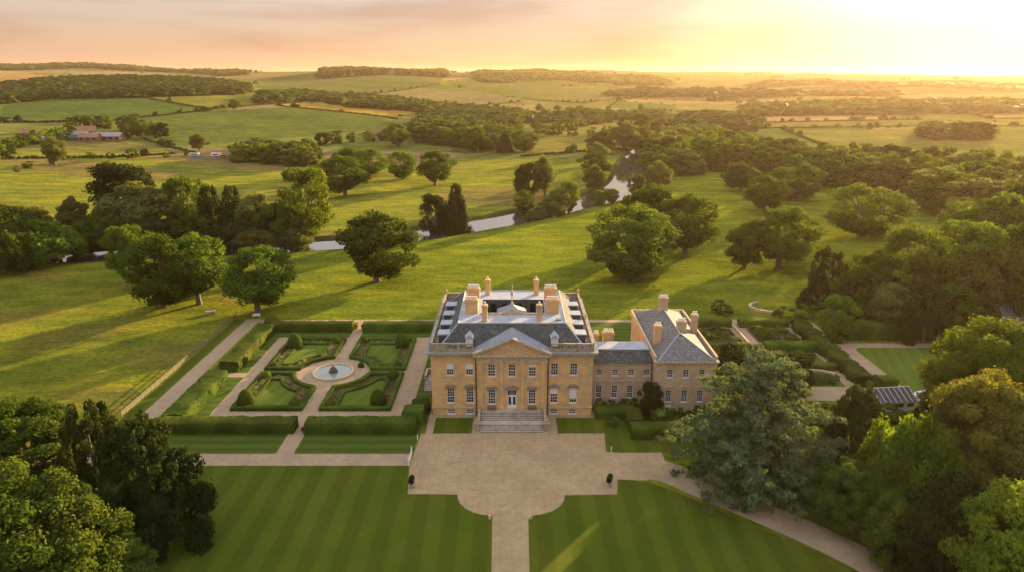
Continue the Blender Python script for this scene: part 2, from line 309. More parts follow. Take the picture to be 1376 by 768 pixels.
def _smooth_path(P, n=8):
    out = []
    for i in range(len(P)-1):
        p0 = P[max(i-1, 0)]; p1 = P[i]; p2 = P[i+1]; p3 = P[min(i+2, len(P)-1)]
        for k in range(n):
            t = k/n; out.append(.5*((2*p1)+(-p0+p2)*t+(2*p0-5*p1+4*p2-p3)*t*t+(-p0+3*p1-3*p2+p3)*t**3))
    out.append(P[-1]); return np.array(out)
RIVS = _smooth_path(RIV)
def riv_dist(x, y):
    x = np.asarray(x, float); y = np.asarray(y, float); best = np.full(x.shape, 1e9)
    m = (y > 60) & (y < 1300)
    if not m.any(): return best
    xs = x[m]; ys = y[m]; bb = np.full(xs.shape, 1e9)
    for i in range(len(RIVS)-1):
        ax, ay, aw = RIVS[i]; bx, by, bw = RIVS[i+1]; dx, dy = bx-ax, by-ay; l2 = dx*dx+dy*dy
        t = np.clip(((xs-ax)*dx+(ys-ay)*dy)/l2, 0, 1); d = np.hypot(xs-ax-t*dx, ys-ay-t*dy)-(aw+(bw-aw)*t); bb = np.minimum(bb, d)
    best[m] = bb; return best
def hgt(x, y, river=True):
    x = np.asarray(x, float); y = np.asarray(y, float); X = x; Y = y-CYY
    D = np.hypot(X, Y); ax = np.where(Y > 1, X/np.maximum(Y, 1), np.sign(X)*3)
    Yc = Y*math.cos(PITCH)
    u = np.clip(688+F_PX*ax/math.cos(PITCH)*.97, -899, 2299); l = np.clip(np.log(np.maximum(D, 100)), TD[0], TD[-1]-1e-6)
    fu = (u+900)/10; fd = (l-TD[0])/(TD[1]-TD[0]); iu = np.clip(fu.astype(int), 0, 319); idd = np.clip(fd.astype(int), 0, 298); fu = fu-iu; fd = fd-idd
    z = TAB[iu, idd]*(1-fu)*(1-fd)+TAB[iu+1, idd]*fu*(1-fd)+TAB[iu, idd+1]*(1-fu)*fd+TAB[iu+1, idd+1]*fu*fd
    z = np.where(Y < 0, 0, z)
    k = np.clip((D-420)/1200, 0, 1)**1.2
    z = z+k*(1+.6*np.clip((D-1400)/1500, 0, 1))*(4.0*np.sin(x/310+.5+y/900)*np.cos(y/370-.7)+3.0*np.sin(x/140+y/210)+1.6*np.sin(x/75-y/95+1))*np.clip(z/14, .12, 1.0)
    k2 = np.clip((D-3500)/3000, 0, 1); z = z+k2*(7*np.sin(x/830+1.1)+6*np.sin(x/420+y/1500)+3*np.sin(x/233))*np.clip((9000-D)/3000, .2, 1)
    if river:
        d = riv_dist(x, y); t = np.clip(d/4.5, 0, 1); t = t*t*(3-2*t); zc = np.where(d < 0, -2.4, -2.4+(z+2.4)*t); z = np.where(d < 4.5, zc, z)
    return z
cp, sp = math.cos(PITCH), math.sin(PITCH)
def proj(x, y, z):
    Y = np.asarray(y)-CYY; zz = z-CH; dep = Y*cp-zz*sp; dn = -zz*cp-Y*sp
    dep = np.where(dep < .1, .1, dep); return 688+F_PX*x/dep, 384+F_PX*dn/dep
_DD = np.exp(np.linspace(math.log(40), math.log(15000), 2600))
def P(u, v, river=False):
    """ground point seen at photograph pixel (u, v)"""
    xx = (u-688)/F_PX; yd = (v-384)/F_PX; fw = cp-sp*yd; dn = sp+cp*yd; t = _DD/fw
    x = t*xx; y = CYY+_DD; z = CH-t*dn; h = hgt(x, y, river); hit = np.nonzero(z < h)[0]
    i = hit[0] if len(hit) else len(_DD)-1
    if i == 0: return Vector((x[0], y[0], h[0]))
    a = z[i-1]-h[i-1]; b = h[i]-z[i]; k = a/(a+b) if a+b > 0 else 0
    return Vector((x[i-1]+(x[i]-x[i-1])*k, y[i-1]+(y[i]-y[i-1])*k, h[i-1]+(h[i]-h[i-1])*k))
def inpoly(px, py, poly):
    inside = np.zeros(np.shape(px), bool); n = len(poly)
    for i in range(n):
        x1, y1 = poly[i]; x2, y2 = poly[(i+1) % n]
        if y1 == y2: continue
        c = ((y1 > py) != (y2 > py)) & (px < (x2-x1)*(py-y1)/(y2-y1)+x1); inside ^= c
    return inside
# ------------------------------------------------------------------ field pattern (world patchwork + the named fields)
rng = np.random.default_rng(7)
_s = []
for (y0, y1, st) in ((420, 1500, 210), (1500, 3600, 330), (3600, 16000, 620)):
    for yy in np.arange(y0, y1, st*.75):
        for xx in np.arange(-yy*1.3-800, yy*1.3+800, st*1.35): _s.append((xx+rng.uniform(-.42, .42)*st*1.35, yy+rng.uniform(-.4, .4)*st*.75))
SITES = np.array(_s)
PAL = np.array([(.105, .135, .030), (.075, .115, .028), (.135, .150, .040), (.16, .155, .055), (.060, .095, .026), (.22, .18, .065), (.10, .13, .03), (.125, .145, .035), (.19, .155, .075), (.085, .12, .03)])
SCOL = PAL[rng.integers(0, len(PAL), len(SITES))]*rng.uniform(1.0, 1.35, (len(SITES), 1))
def voro(x, y):
    x = np.asarray(x, float); y = np.asarray(y, float)
    o = np.argsort(SITES[:, 1]); S = SITES[o]; n = len(x); d1 = np.full(n, 1e18); d2 = np.full(n, 1e18); i1 = np.zeros(n, int)
    yo = np.argsort(y)
    for c in range(0, n, 6000):
        q = yo[c:c+6000]; xa = x[q]; ya = y[q]; pad = 900 if ya[-1] > 3000 else 500
        a = np.searchsorted(S[:, 1], ya[0]-pad); b = np.searchsorted(S[:, 1], ya[-1]+pad)
        if b-a < 3: a = max(0, a-40); b = min(len(S), b+40)
        T = S[a:b]; mx = (T[:, 0] > xa.min()-900) & (T[:, 0] < xa.max()+900); idx = np.nonzero(mx)[0]
        if len(idx) < 3: continue
        D = (xa[:, None]-T[idx, 0])**2+((ya[:, None]-T[idx, 1])*1.4)**2
        pt = np.argpartition(D, 1, axis=1)[:, :2]; dd = np.take_along_axis(D, pt, 1); sw = dd[:, 0] > dd[:, 1]
        dd[sw] = dd[sw][:, ::-1]; pt[sw] = pt[sw][:, ::-1]; d1[q] = dd[:, 0]; d2[q] = dd[:, 1]; i1[q] = o[a+idx[pt[:, 0]]]
    return np.sqrt(d1), np.sqrt(d2), i1
FIELDS = [  # photograph outlines of the named fields, base colour
    ([(5, 142), (60, 132), (180, 130), (285, 147), (150, 162), (40, 165), (0, 158)], (.070, .115, .030)),
    ([(195, 122), (300, 120), (420, 133), (405, 138), (330, 143), (285, 147), (185, 130)], (.155, .165, .035)),
    ([(190, 165), (290, 149), (400, 144), (510, 158), (535, 166), (480, 178), (400, 184), (300, 192), (225, 196), (190, 185)], (.085, .125, .032)),
    ([(370, 142), (450, 137), (540, 147), (562, 152), (520, 158), (400, 145)], (.30, .22, .045)),
    ([(-60, 190), (90, 186), (215, 195), (235, 205), (150, 211), (-60, 214)], (.155, .160, .045)),
    ([(440, 104), (600, 100), (590, 112), (500, 126), (430, 130), (340, 118), (350, 108)], (.100, .130, .038)),
    ([(480, 128), (560, 118), (650, 124), (700, 136), (640, 142), (560, 135)], (.170, .160, .070)),
    ([(600, 112), (690, 102), (760, 118), (700, 127), (640, 122)], (.095, .130, .035)),
    ([(700, 122), (790, 118), (860, 130), (780, 138), (700, 132)], (.125, .145, .045)),
    ([(655, 146), (770, 150), (700, 156), (650, 152)], (.16, .165, .04)),
    ([(770, 160), (895, 150), (895, 172), (800, 175)], (.185, .165, .06)),
    ([(1015, 157), (1215, 153), (1180, 161), (1020, 164)], (.30, .20, .12)),
    ([(1000, 165), (1250, 161), (1240, 169), (1000, 172)], (.14, .15, .045)),
    ([(1055, 175), (1420, 171), (1430, 192), (1100, 192)], (.150, .165, .045)),
    ([(1270, 144), (1420, 140), (1420, 157), (1330, 160)], (.24, .19, .07)),
    ([(-20, 97), (78, 101), (70, 107), (-20, 112)], (.30, .20, .075)),
    ([(290, 99), (425, 97), (350, 107), (290, 105)], (.20, .175, .07)),
    ([(860, 119), (960, 127), (1000, 131), (940, 134), (850, 129)], (.150, .165, .060)),
    ([(1010, 134), (1200, 136), (1190, 141), (1010, 139)], (.27, .22, .10)), ([(1210, 127), (1420, 125), (1420, 134), (1220, 135)], (.20, .19, .08)),
    ([(880, 112), (1000, 114), (985, 120), (880, 118)], (.13, .155, .06)), ([(1020, 120), (1180, 121), (1170, 125), (1030, 125)], (.24, .20, .10)),
    ([(720, 140), (800, 142), (790, 150), (715, 146)], (.14, .165, .045)), ([(905, 138), (1000, 140), (990, 150), (910, 148)], (.17, .17, .06)),
    ([(800, 176), (885, 176), (830, 200), (700, 210), (690, 190)], (.150, .155, .040)),
]
def ground_colour(x, y, z):
    D = np.hypot(x, y-CYY); n = len(x); col = np.tile(np.array([.148, .192, .020]), (n, 1))
    far = y > 430; d1, d2, idx = voro(x[far], y[far]); col[far] = SCOL[idx]
    u, v = proj(x, y, z)
    for poly, c in FIELDS:
        m = inpoly(u, v, poly) & (D > 380); col[m] = c
    # estate: park sward, rough meadow to the left of the fence, pasture beyond the river
    mead = (x < -75.5) & (y < 118); col[mead] = (.150, .180, .022)
    riv = np.interp(x, RIVS[:, 0], RIVS[:, 1], left=100, right=1200)
    beyond = (y > riv) & (~far) ; col[beyond] = (.175, .200, .030)
    pat = np.sin(x/41+2*np.sin(y/60))*np.sin(y/23+x/70); m = beyond & (pat > .25); col[m] = (.185, .165, .050)
    m = mead & (np.sin(x/9+y/13+2*np.sin(y/17))*np.sin(y/7.3-x/21) > .35); col[m] = (.155, .158, .030)
    # ground under and around the right-hand plantation
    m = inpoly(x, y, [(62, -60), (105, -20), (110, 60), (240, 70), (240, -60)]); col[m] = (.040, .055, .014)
    d = riv_dist(x, y); m = d < 5.5; col[m] = (.065, .080, .022); m = d < .8; col[m] = (.06, .05, .03)
    rut = (np.abs(y-(113+(x+170)*.06+3*np.sin(x/30))) < 1.0) & (x < -100); col[rut] = (.22, .17, .09)
    return col
fine = np.concatenate([np.linspace(-180, -50, 14)[:-1], np.linspace(-50, 50, 860), np.linspace(50, 180, 14)[1:]])
Dg = np.concatenate([[3, 15, 30], np.exp(np.arange(math.log(45), math.log(12500), .0060))])
AZ, DD = np.meshgrid(np.radians(fine), Dg); gx = (DD*np.sin(AZ)).ravel(); gy = (CYY+DD*np.cos(AZ)).ravel(); gz = hgt(gx, gy)
na = len(fine); nd = len(Dg); ii = np.arange(nd-1)[:, None]*na+np.arange(na-1)[None, :]
gf = np.stack([ii, ii+1, ii+na+1, ii+na], -1).reshape(-1, 4)[:, ::-1]
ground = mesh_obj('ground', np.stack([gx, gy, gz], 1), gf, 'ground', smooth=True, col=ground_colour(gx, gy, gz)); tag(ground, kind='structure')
del gf
# river
def ribbon_strip(name, pts, hw, z, m):
    vs = []; fs = []
    for i, p in enumerate(pts):
        a = pts[max(i-1, 0)]; b = pts[min(i+1, len(pts)-1)]; d = np.array([b[0]-a[0], b[1]-a[1]]); d = d/np.linalg.norm(d); n = np.array([-d[1], d[0]]); w_ = hw(i) if callable(hw) else hw
        zz = z(p) if callable(z) else z
        for s in (-1, 1): vs.append((p[0]+s*n[0]*w_, p[1]+s*n[1]*w_, zz))
    for i in range(len(pts)-1): fs.append((2*i, 2*i+2, 2*i+3, 2*i+1))
    return mesh_obj(name, vs, fs, m)
tag(ribbon_strip('river', [tuple(p[:2]) for p in RIVS], lambda i: RIVS[i][2]+2.6, -1.15, 'water'), kind='structure')
# ------------------------------------------------------------------ estate surfaces
def sheet(name, poly, z, m, holes=None):
    o = mesh_obj(name, [(x, y, z) for x, y in poly], [tuple(range(len(poly)))], m); tag(o, kind='structure'); return o
def rect(x0, x1, y0, y1): return [(x0, y0), (x1, y0), (x1, y1), (x0, y1)]
sheet('lawn', [(-86, -18.2), (-100, -44), (-100, -90), (0, -90), (70, -90), (61, -56), (46.7, -44), (34, -33.3), (27.9, -27.6), (21.9, -23), (17.1, -22.2), (-17.2, -18.2)], .012, 'lawn')
drive_pts = [(14, -17.3), (20, -18), (25.6, -20.2), (30.0, -24.6), (36.2, -30.2), (43.6, -37.2), (49.3, -44), (58.5, -57), (72, -80)]
ribbon_p = _smooth_path(np.array([(x, y, 0) for x, y in drive_pts]), 6)
tag(ribbon_strip('drive', [tuple(p[:2]) for p in ribbon_p], lambda i: 3.9-min(1.1, i*.06), .024, 'gravel'), kind='structure')
fc = [(-16.6, -7.4), (-17.2, -18.2), (-16.3, -26.4), (-8.5, -26.5)]
fc += [(-8.5+5.6*(1-math.cos(a)), -26.5-5.4*math.sin(a)) for a in np.linspace(.2, math.pi/2, 6)]
fc += [(-2.9, -33), (-2.7, -44), (-2.7, -90), (2.3, -90), (2.3, -44), (2.4, -33)]
fc += [(2.6+5.6*math.sin(a), -31.9+5.2*(1-math.cos(a))) for a in np.linspace(0.05, math.pi/2, 6)]
fc += [(16.4, -26.5), (17.1, -22.3), (21.9, -22.6), (26, -20), (26, -14), (16.3, -14.1), (16.9, -7.4)]
sheet('forecourt', fc, .030, 'gravel_drive')
# base gravel under the west garden, then lawn panels on it
sheet('gravel_walk', rect(-66.9, -15.4, -4.4, 44.8), .008, 'gravel')
sheet('gravel_road', rect(-88, -17.15, -18.2, -14.4), .022, 'gravel')
sheet('gravel_path', rect(-40.9, -37.8, -14.4, -4.4), .016, 'gravel')
sheet('gravel_path', rect(-71.6, -67.8, -6, 55), .016, 'gravel')
sheet('gravel_path', rect(-71.6, 75, 52.3, 54.3), .020, 'gravel')
sheet('gravel_path', rect(-40.9, -38.2, 44.8, 52.3), .018, 'gravel')
for r in (rect(-66, -40.9, -14.4, -4.5), rect(-37.8, -17.1, -14.4, -4.5)): sheet('grass_strip', r, .012, 'strip_lawn')
sheet('grass_strip', rect(-66.9, -58.4, 19.6, 44.9), .014, 'strip_lawn'); sheet('grass_strip', rect(-66.9, -58.4, -4.4, 17.4), .014, 'strip_lawn')
sheet('grass_strip', rect(-58.4, -40.9, 41.2, 52.2), .013, 'strip_lawn'); sheet('grass_strip', rect(-38.2, -16, 41.2, 52.2), .013, 'strip_lawn')
sheet('grass_strip', rect(-19.6, -15.9, -4.4, 41), .014, 'strip_lawn'); sheet('grass_strip', rect(-74.6, -71.8, -6, 55), .012, 'lawn')
sheet('grass_strip', rect(-14.5, -7.4, -7.3, -1.3), .034, 'lawn'); sheet('grass_strip', rect(8.4, 17, -7.3, -1.3), .034, 'lawn')
sheet('gravel_walk', rect(-15.9, 17, -7.4, 2), .026, 'gravel')
sheet('grass_strip', rect(16.5, 46, -14, .5), .012, 'lawn')
sheet('gravel_walk', rect(40, 80, 6, 52.3), .008, 'gravel')
sheet('gravel_walk', rect(76, 130, 6, 37.2), .016, 'gravel')
lawn2 = [(82.3, 10)]+[(84.3-2*math.cos(a), 32.4+2*math.sin(a)) for a in np.linspace(0, math.pi/2, 6)]+[(118, 34.4), (118, 8), (82.3, 8)]
sheet('lawn', lawn2, .024, 'fine_lawn')
sheet('grass_strip', rect(15.6, 41, 33, 52), .012, 'strip_lawn')
# ------------------------------------------------------------------ foliage generators
def cards(pos, nrm, size, rg, elong=1.25):
    n = len(pos); r = rg.normal(size=(n, 3)); t = np.cross(nrm, r); t /= np.linalg.norm(t, axis=1)[:, None]+1e-9; b = np.cross(nrm, t)
    s = (size*rg.uniform(.6, 1.35, n))[:, None]
    v = np.stack([pos+t*s*elong*.5, pos+b*s*.42+t*s*.05, pos-t*s*elong*.5, pos-b*s*.42+t*s*.05], 1).reshape(-1, 3)
    f = np.arange(4*n).reshape(-1, 4); return v, f
def cloud(C, Rr, n, size, rg, center, out=.5, wild=.75, elong=1.25, vert=0., tb=None):
    """n leaves spread over clumps C (k,3) with radii Rr (k,3)"""
    wgt = (Rr[:, 0]*Rr[:, 1])+.01; k = rg.choice(len(C), n, p=wgt/wgt.sum())
    d = rg.normal(size=(n, 3)); d /= np.linalg.norm(d, axis=1)[:, None]
    rad = rg.uniform(.45, 1.0, n)**.5; rad *= 1+.12*rg.normal(size=n)
    pos = C[k]+d*Rr[k]*rad[:, None]; o = C[k]-center; o /= np.linalg.norm(o, axis=1)[:, None]+1e-9
    nr = d+o*out+rg.normal(size=(n, 3))*wild
    if vert: nr[:, 2] *= (1-vert)
    nr /= np.linalg.norm(nr, axis=1)[:, None]+1e-9
    v, f = cards(pos, nr, size, rg, elong)
    tv = (tb if tb is not None else rg.uniform(0, 1, len(C)))[k]*.65+rg.uniform(0, .35, n); return v, f, np.repeat(tv, 4)
def lobes(d, rg, amp, k=9):
    ax = rg.normal(size=(k, 3)); ax /= np.linalg.norm(ax, axis=1)[:, None]; a = rg.uniform(-amp, amp, k)
    return 1+(np.exp(-((1-d@ax.T)/.22))*a).sum(1)
def mk_round(seed, H=16., R=8., nc=75, n=14000, size=.42, base=.05, flat=.85, lob=.30, cr=(.10, .25), trunk=True, limbs=10, pos_pow=.33):
    rg = np.random.default_rng(seed); d = rg.normal(size=(nc, 3)); d[:, 2] = d[:, 2]*1.0-.02; d /= np.linalg.norm(d, axis=1)[:, None]
    lb = lobes(d, rg, lob); rr = rg.uniform(.25, 1, nc)**pos_pow*.80*lb
    zc = H*(base+.46*(1-base)); hz = H*(1-base)*.56
    C = np.stack([d[:, 0]*R*rr, d[:, 1]*R*rr, zc+d[:, 2]*hz*rr*flat/.85], 1)
    q = rg.uniform(*cr, nc)*R; Rr = np.stack([q*1.1, q*1.1, q*.8], 1)
    C[:, 2] = np.clip(C[:, 2], H*base+q*.55+H*.10*rg.uniform(0, 1, nc), H-q*.6)
    v, f, t = cloud(C, Rr, n, size, rg, np.array([0, 0, zc*.8]))
    mb = MB()
    if trunk:
        tr = R*.075; top = np.array([rg.normal()*.3, rg.normal()*.3, H*(base+.22)]); mb.tube((0, 0, -.4), (0, 0, .5), tr*1.5, tr*1.1, 8, False); mb.tube((0, 0, .45), top, tr*1.1, tr*.75, 8)
        for j in rg.choice(nc, min(limbs, nc), replace=False):
            mid = top+(C[j]-top)*.5+np.array([0, 0, -R*.05]); mb.tube(top, mid, tr*.5, tr*.3, 5, False); mb.tube(mid, C[j], tr*.3, tr*.08, 5, False)
    return dict(v=v, f=f, t=t, mb=mb, H=H, R=R)
def mk_cone(seed, H=16., R=5., nc=110, n=16000, size=.4, droop=.5, pw=.75, base=.02, lob=.2, top=.06, qs=1.):
    rg = np.random.default_rng(seed); h = rg.uniform(0, 1, nc)**1.15; a = rg.uniform(0, 2*math.pi, nc); a0 = rg.uniform(0, 6.28, 4)
    lb = 1+lob*(np.sin(a*2+a0[0]+h*3)+np.sin(a*3+a0[1]-h*5))*.5+rg.normal(size=nc)*.08
    r = R*((1-h)**pw*.9+top)*lb*rg.uniform(.45, 1, nc)**.4
    C = np.stack([np.cos(a)*r, np.sin(a)*r, H*(base+h*(.96-base))-r*.10], 1); q = qs*R*rg.uniform(.12, .22, nc)*(1-.55*h); Rr = np.stack([q*1.1, q*1.1, q*(1+droop)], 1)
    v, f, t = cloud(C, Rr, n, size, rg, np.array([0, 0, H*.3]), elong=1.6, vert=.45)
    mb = MB(); mb.tube((0, 0, -.4), (0, 0, H*.85), R*.07, R*.015, 7); return dict(v=v, f=f, t=t, mb=mb, H=H, R=R)
def mk_cedar(seed, H=19., R=13., n=60000, size=.32):
    rg = np.random.default_rng(seed); C = []; Rr = []; mb = MB(); tw = rg.uniform(0, 1, 4)
    stems = [((-.3, 0, 0), (-2.2, .8, H*.55)), ((.5, 0, 0), (1.9, -.6, H*.62)), ((0, .3, 0), (.2, 1.5, H*.9))]
    for a_, b_ in stems: mb.tube((a_[0], a_[1], -.3), np.array(a_)*.6+np.array(b_)*.4, .75, .5, 8, False); mb.tube(np.array(a_)*.6+np.array(b_)*.4, b_, .5, .12, 7, False)
    for lv in range(10):
        hh = .16+.82*lv/9; RR = R*(1-max(0, (hh-.30))**1.5*1.25)*(.86 if hh < .2 else 1); nb = int(14-6*hh)
        for k in range(nb):
            a = 2*math.pi*(k+rg.uniform(-.35, .35))/nb+lv*1.3; L_ = RR*rg.uniform(.62, 1.12); z = H*hh*.93+rg.uniform(-.45, .45); st = max(0, min(1, hh)); root = np.array([rg.uniform(-1.5, 1.5), rg.uniform(-1, 1), z-1.2])
            prev = root; m = int(4+L_/2)
            for j in range(1, m+1):
                t = j/m; p = np.array([math.cos(a+t*.15)*L_*t, math.sin(a+t*.15)*L_*t, z-1.2+1.8*t-2.6*t*t*(1.4-hh)]); p += rg.normal(size=3)*.15
                if j < m: mb.tube(prev, p, .17*(1-t)+.05, .17*(1-t)*.8+.03, 4, False)
                prev = p
                if t > .28:
                    for _ in range(2):
                        s = rg.uniform(.75, 1.5)*(.75+.35*(1-t)); C.append(p+np.array([rg.normal()*.75, rg.normal()*.75, rg.uniform(-.05, .35)])); Rr.append((s, s, .16+.12*rg.uniform()))
    C = np.array(C); C[:, 2] = np.minimum(C[:, 2], H-.3); Rr = np.array(Rr); tb = np.clip(.30+.45*(rg.uniform(0, 1, len(C))), 0, 1)
    v, f, t = cloud(C, Rr, n, size, rg, np.array([0, 0, H*.2]), out=.1, wild=.55, elong=1.9, tb=tb)
    return dict(v=v, f=f, t=t, mb=mb, H=H, R=R)
def mk_droop(seed, H=14., R=7., nc=120, n=22000, size=.40):
    """weeping dome: clumps hang as vertical curtains"""
    rg = np.random.default_rng(seed); d = rg.normal(size=(nc, 3)); d[:, 2] = np.abs(d[:, 2])*.9+.02; d /= np.linalg.norm(d, axis=1)[:, None]; rr = rg.uniform(.5, 1, nc)**.5*.86*lobes(d, rg, .2)
    C = np.stack([d[:, 0]*R*rr, d[:, 1]*R*rr, H*.22+d[:, 2]*H*.68*rr], 1); q = R*rg.uniform(.10, .19, nc); Rr = np.stack([q, q, q*2.3], 1); C[:, 2] = np.clip(C[:, 2], Rr[:, 2]*.8, H-q)
    v, f, t = cloud(C, Rr, n, size, rg, np.array([0, 0, H*.3]), elong=2.2, vert=.75); v[:, 2] = np.maximum(v[:, 2], .05)
    mb = MB(); mb.tube((0, 0, -.4), (0, 0, H*.6), R*.07, R*.03, 7)
    return dict(v=v, f=f, t=t, mb=mb, H=H, R=R)
_pcache = {}
def finish(pr):
    """actual extents, so a tree can be scaled to a measured width and height"""
    v = pr['v']; pr['w'] = float(np.percentile(np.abs(v[:, 0]), 98.5)+np.percentile(np.abs(v[:, 1]), 98.5)); pr['h'] = float(np.percentile(v[:, 2], 99.7)); return pr
def proto_tree(key, name, leafm, pr, parts=True):
    finish(pr); mb = pr['mb']
    if parts:
        e = empty(name); c = mesh_obj('crown', pr['v'], pr['f'], leafm, e, tint=pr['t']); t = mb.build('trunk', 'bark', e); kids(e, c, t)
    else:
        bv = np.array(mb.v) if mb.v else np.zeros((0, 3)); bf = np.array([f for f in mb.f if len(f) == 4], int) if mb.f else np.zeros((0, 4), int)
        V = np.concatenate([pr['v'], bv]); Fc = np.concatenate([pr['f'], bf+len(pr['v'])]); mi = np.r_[np.zeros(len(pr['f'])), np.ones(len(bf))]; ti = np.r_[pr['t'], np.zeros(len(bv))]
        e = mesh_obj(name, V, Fc, [leafm, 'bark'], tint=ti, midx=mi)
    _pcache[key] = [e, pr, False]; return e
def use_tree(key, loc, rz, sx, sz, label, cat, group=None):
    e, pr, used = _pcache[key]
    if not used:
        _pcache[key][2] = True; o = e; o.location = loc; o.rotation_euler = (0, 0, rz); o.scale = (sx, sx, sz)
    else: o = copy_tree(e, loc, rz, (sx, sx, sz))
    return tag(o, label, cat, group)
def drop_unused():
    for k, (e, pr, used) in _pcache.items():
        if not used:
            for c in KIDS.get(e.name, []): bpy.data.objects.remove(c)
            bpy.data.objects.remove(e)
def place(key, u, vb, vt, wpx, label, cat='tree', group=None, rz=None):
    """stand a tree on the ground seen at pixel (u, vb); its size is measured: top at row vt, crown wpx wide"""
    g = P(u, vb); D = math.hypot(0, g.y-CYY); zc = D*cp+(CH-g.z)*sp; wid = wpx*zc/F_PX; ang = PITCH+math.atan((vt-384)/F_PX); top = CH-D*math.tan(ang)
    pr = _pcache[key][1]; hh = max(1.0, top-g.z); s = wid/pr['w']
    hsh = (u*12.9898+vb*78.233) % 6.283
    return use_tree(key, (g.x, g.y, float(hgt(g.x, g.y))-.05), hsh if rz is None else rz, s, hh/pr['h'], label, cat, group)
# ------------------------------------------------------------------ manor house
def facade(mb, P0, du, L_, z0, z1, ops, depth=.28):
    nx, ny = -du[1], du[0]
    def pt(a, z, d=0): return (P0[0]+du[0]*a+nx*d, P0[1]+du[1]*a+ny*d, z)
    xs = sorted({0, L_, *[o[0] for o in ops], *[o[1] for o in ops]}); zs = sorted({z0, z1, *[o[2] for o in ops], *[o[3] for o in ops]})
    for i in range(len(xs)-1):
        for j in range(len(zs)-1):
            ca, cz = (xs[i]+xs[i+1])/2, (zs[j]+zs[j+1])/2
            if any(o[0] < ca < o[1] and o[2] < cz < o[3] for o in ops): continue
            mb.quad(pt(xs[i], zs[j]), pt(xs[i+1], zs[j]), pt(xs[i+1], zs[j+1]), pt(xs[i], zs[j+1]))
    for a0, a1, b0, b1 in ops:
        mb.quad(pt(a0, b0), pt(a0, b0, depth), pt(a1, b0, depth), pt(a1, b0)); mb.quad(pt(a0, b1), pt(a1, b1), pt(a1, b1, depth), pt(a0, b1, depth))
        mb.quad(pt(a0, b0), pt(a0, b1), pt(a0, b1, depth), pt(a0, b0, depth)); mb.quad(pt(a1, b0), pt(a1, b0, depth), pt(a1, b1, depth), pt(a1, b1))
_win = {}
def window(root, x, y, z, w_, h, ang=0, cols=3, rows=5, blind=0, depth=.13, label=None):
    """sash window: frame with glazing bars > pane, blind; stands in a reveal; faces -y at ang 0"""
    key = (round(w_, 2), round(h, 2), cols, rows, blind)
    if key not in _win:
        m = MB(); t = .11; m.box(-w_/2, w_/2, 0, .1, 0, t*1.3); m.box(-w_/2, w_/2, 0, .1, h-t, h); m.box(-w_/2, -w_/2+t, .002, .098, t*1.3, h-t); m.box(w_/2-t, w_/2, .002, .098, t*1.3, h-t)
        iw = w_-2*t; ih = h-t*2.3
        for i in range(1, cols): cx = -iw/2+iw*i/cols; m.box(cx-.024, cx+.024, .03, .07, t*1.3, h-t)
        for j in range(1, rows): cz = t*1.3+ih*j/rows; hw = .045 if j == rows//2 else .024; m.box(-iw/2, iw/2, .024 if j == rows//2 else .034, .066, cz-hw, cz+hw)
        m.box(-w_/2-.1, w_/2+.1, -.2, .1, -.1, -.003)
        fr = m.build('window', 'white_paint'); p = MB(); p.box(-iw/2-.01, iw/2+.01, .075, .085, t, h-t*.9); pa = p.build('pane', 'glass', fr); ks = [pa]
        if blind:
            b_ = MB(); b_.box(-iw/2, iw/2, .068, .074, h-t-ih*blind, h-t); ks.append(b_.build('blind', 'blind', fr))
        kids(fr, *ks); _win[key] = fr; o = fr
    else: o = copy_tree(_win[key], (0, 0, 0))
    nx, ny = -math.sin(ang), math.cos(ang); o.parent = root; o.location = (x+nx*depth, y+ny*depth, z); o.rotation_euler = (0, 0, ang)
    if label: o['label'] = label
    return o
def balustrade(mb, p0, p1, z0, z1, pier=3.4, solid=None):
    p0 = np.array(p0, float); p1 = np.array(p1, float); L_ = np.linalg.norm(p1-p0); d = (p1-p0)/L_; n = np.array([-d[1], d[0]])
    def bx(a0, a1, hw, za, zb):
        c = [p0+d*a0-n*hw, p0+d*a1-n*hw, p0+d*a1+n*hw, p0+d*a0+n*hw]; mb.prism([tuple(q) for q in c], za, zb)
    k = max(1, round(L_/pier)); bx(0, L_, .20, z0, z0+.22); bx(0, L_, .22, z1-.2, z1)
    for i in range(k+1):
        a = L_*i/k; bx(max(0, a-.3), min(L_, a+.3), .27, z0+.003, z1+.05)
    h = z1-.2-z0-.22
    for i in range(k):
        a0 = L_*i/k+.3; a1 = L_*(i+1)/k-.3
        if solid and solid(i, k): bx(a0, a1, .14, z0+.22, z1-.2); continue
        nb = max(2, int((a1-a0)/.36))
        for j in range(nb):
            q = p0+d*(a0+(a1-a0)*(j+.5)/nb); mb.lathe(q[0], q[1], [(.07, z0+.22), (.13, z0+.22+h*.3), (.05, z0+.22+h*.62), (.09, z1-.2)], 6)
def chimney(root, x, y, wx, wy, z0, z1, pots, m='honey_stone', axis=0):
    c = MB(); c.box(x-wx/2, x+wx/2, y-wy/2, y+wy/2, z0, z1-.5); c.box(x-wx/2-.12, x+wx/2+.12, y-wy/2-.12, y+wy/2+.12, z1-.5, z1-.28); c.box(x-wx/2-.05, x+wx/2+.05, y-wy/2-.05, y+wy/2+.05, z1-.28, z1)
    o = c.build('chimney', m, root)
    for i in range(pots):
        p = MB(); q = (i+.5)/pots-.5; px, py = (x+q*wx*.92, y) if axis == 0 else (x, y+q*wy*.92); p.lathe(px, py, [(.19, z1), (.16, z1+.42), (.21, z1+.46), (.19, z1+.6)], 8); p.build('chimney_pot', 'white_paint', o)
    return o
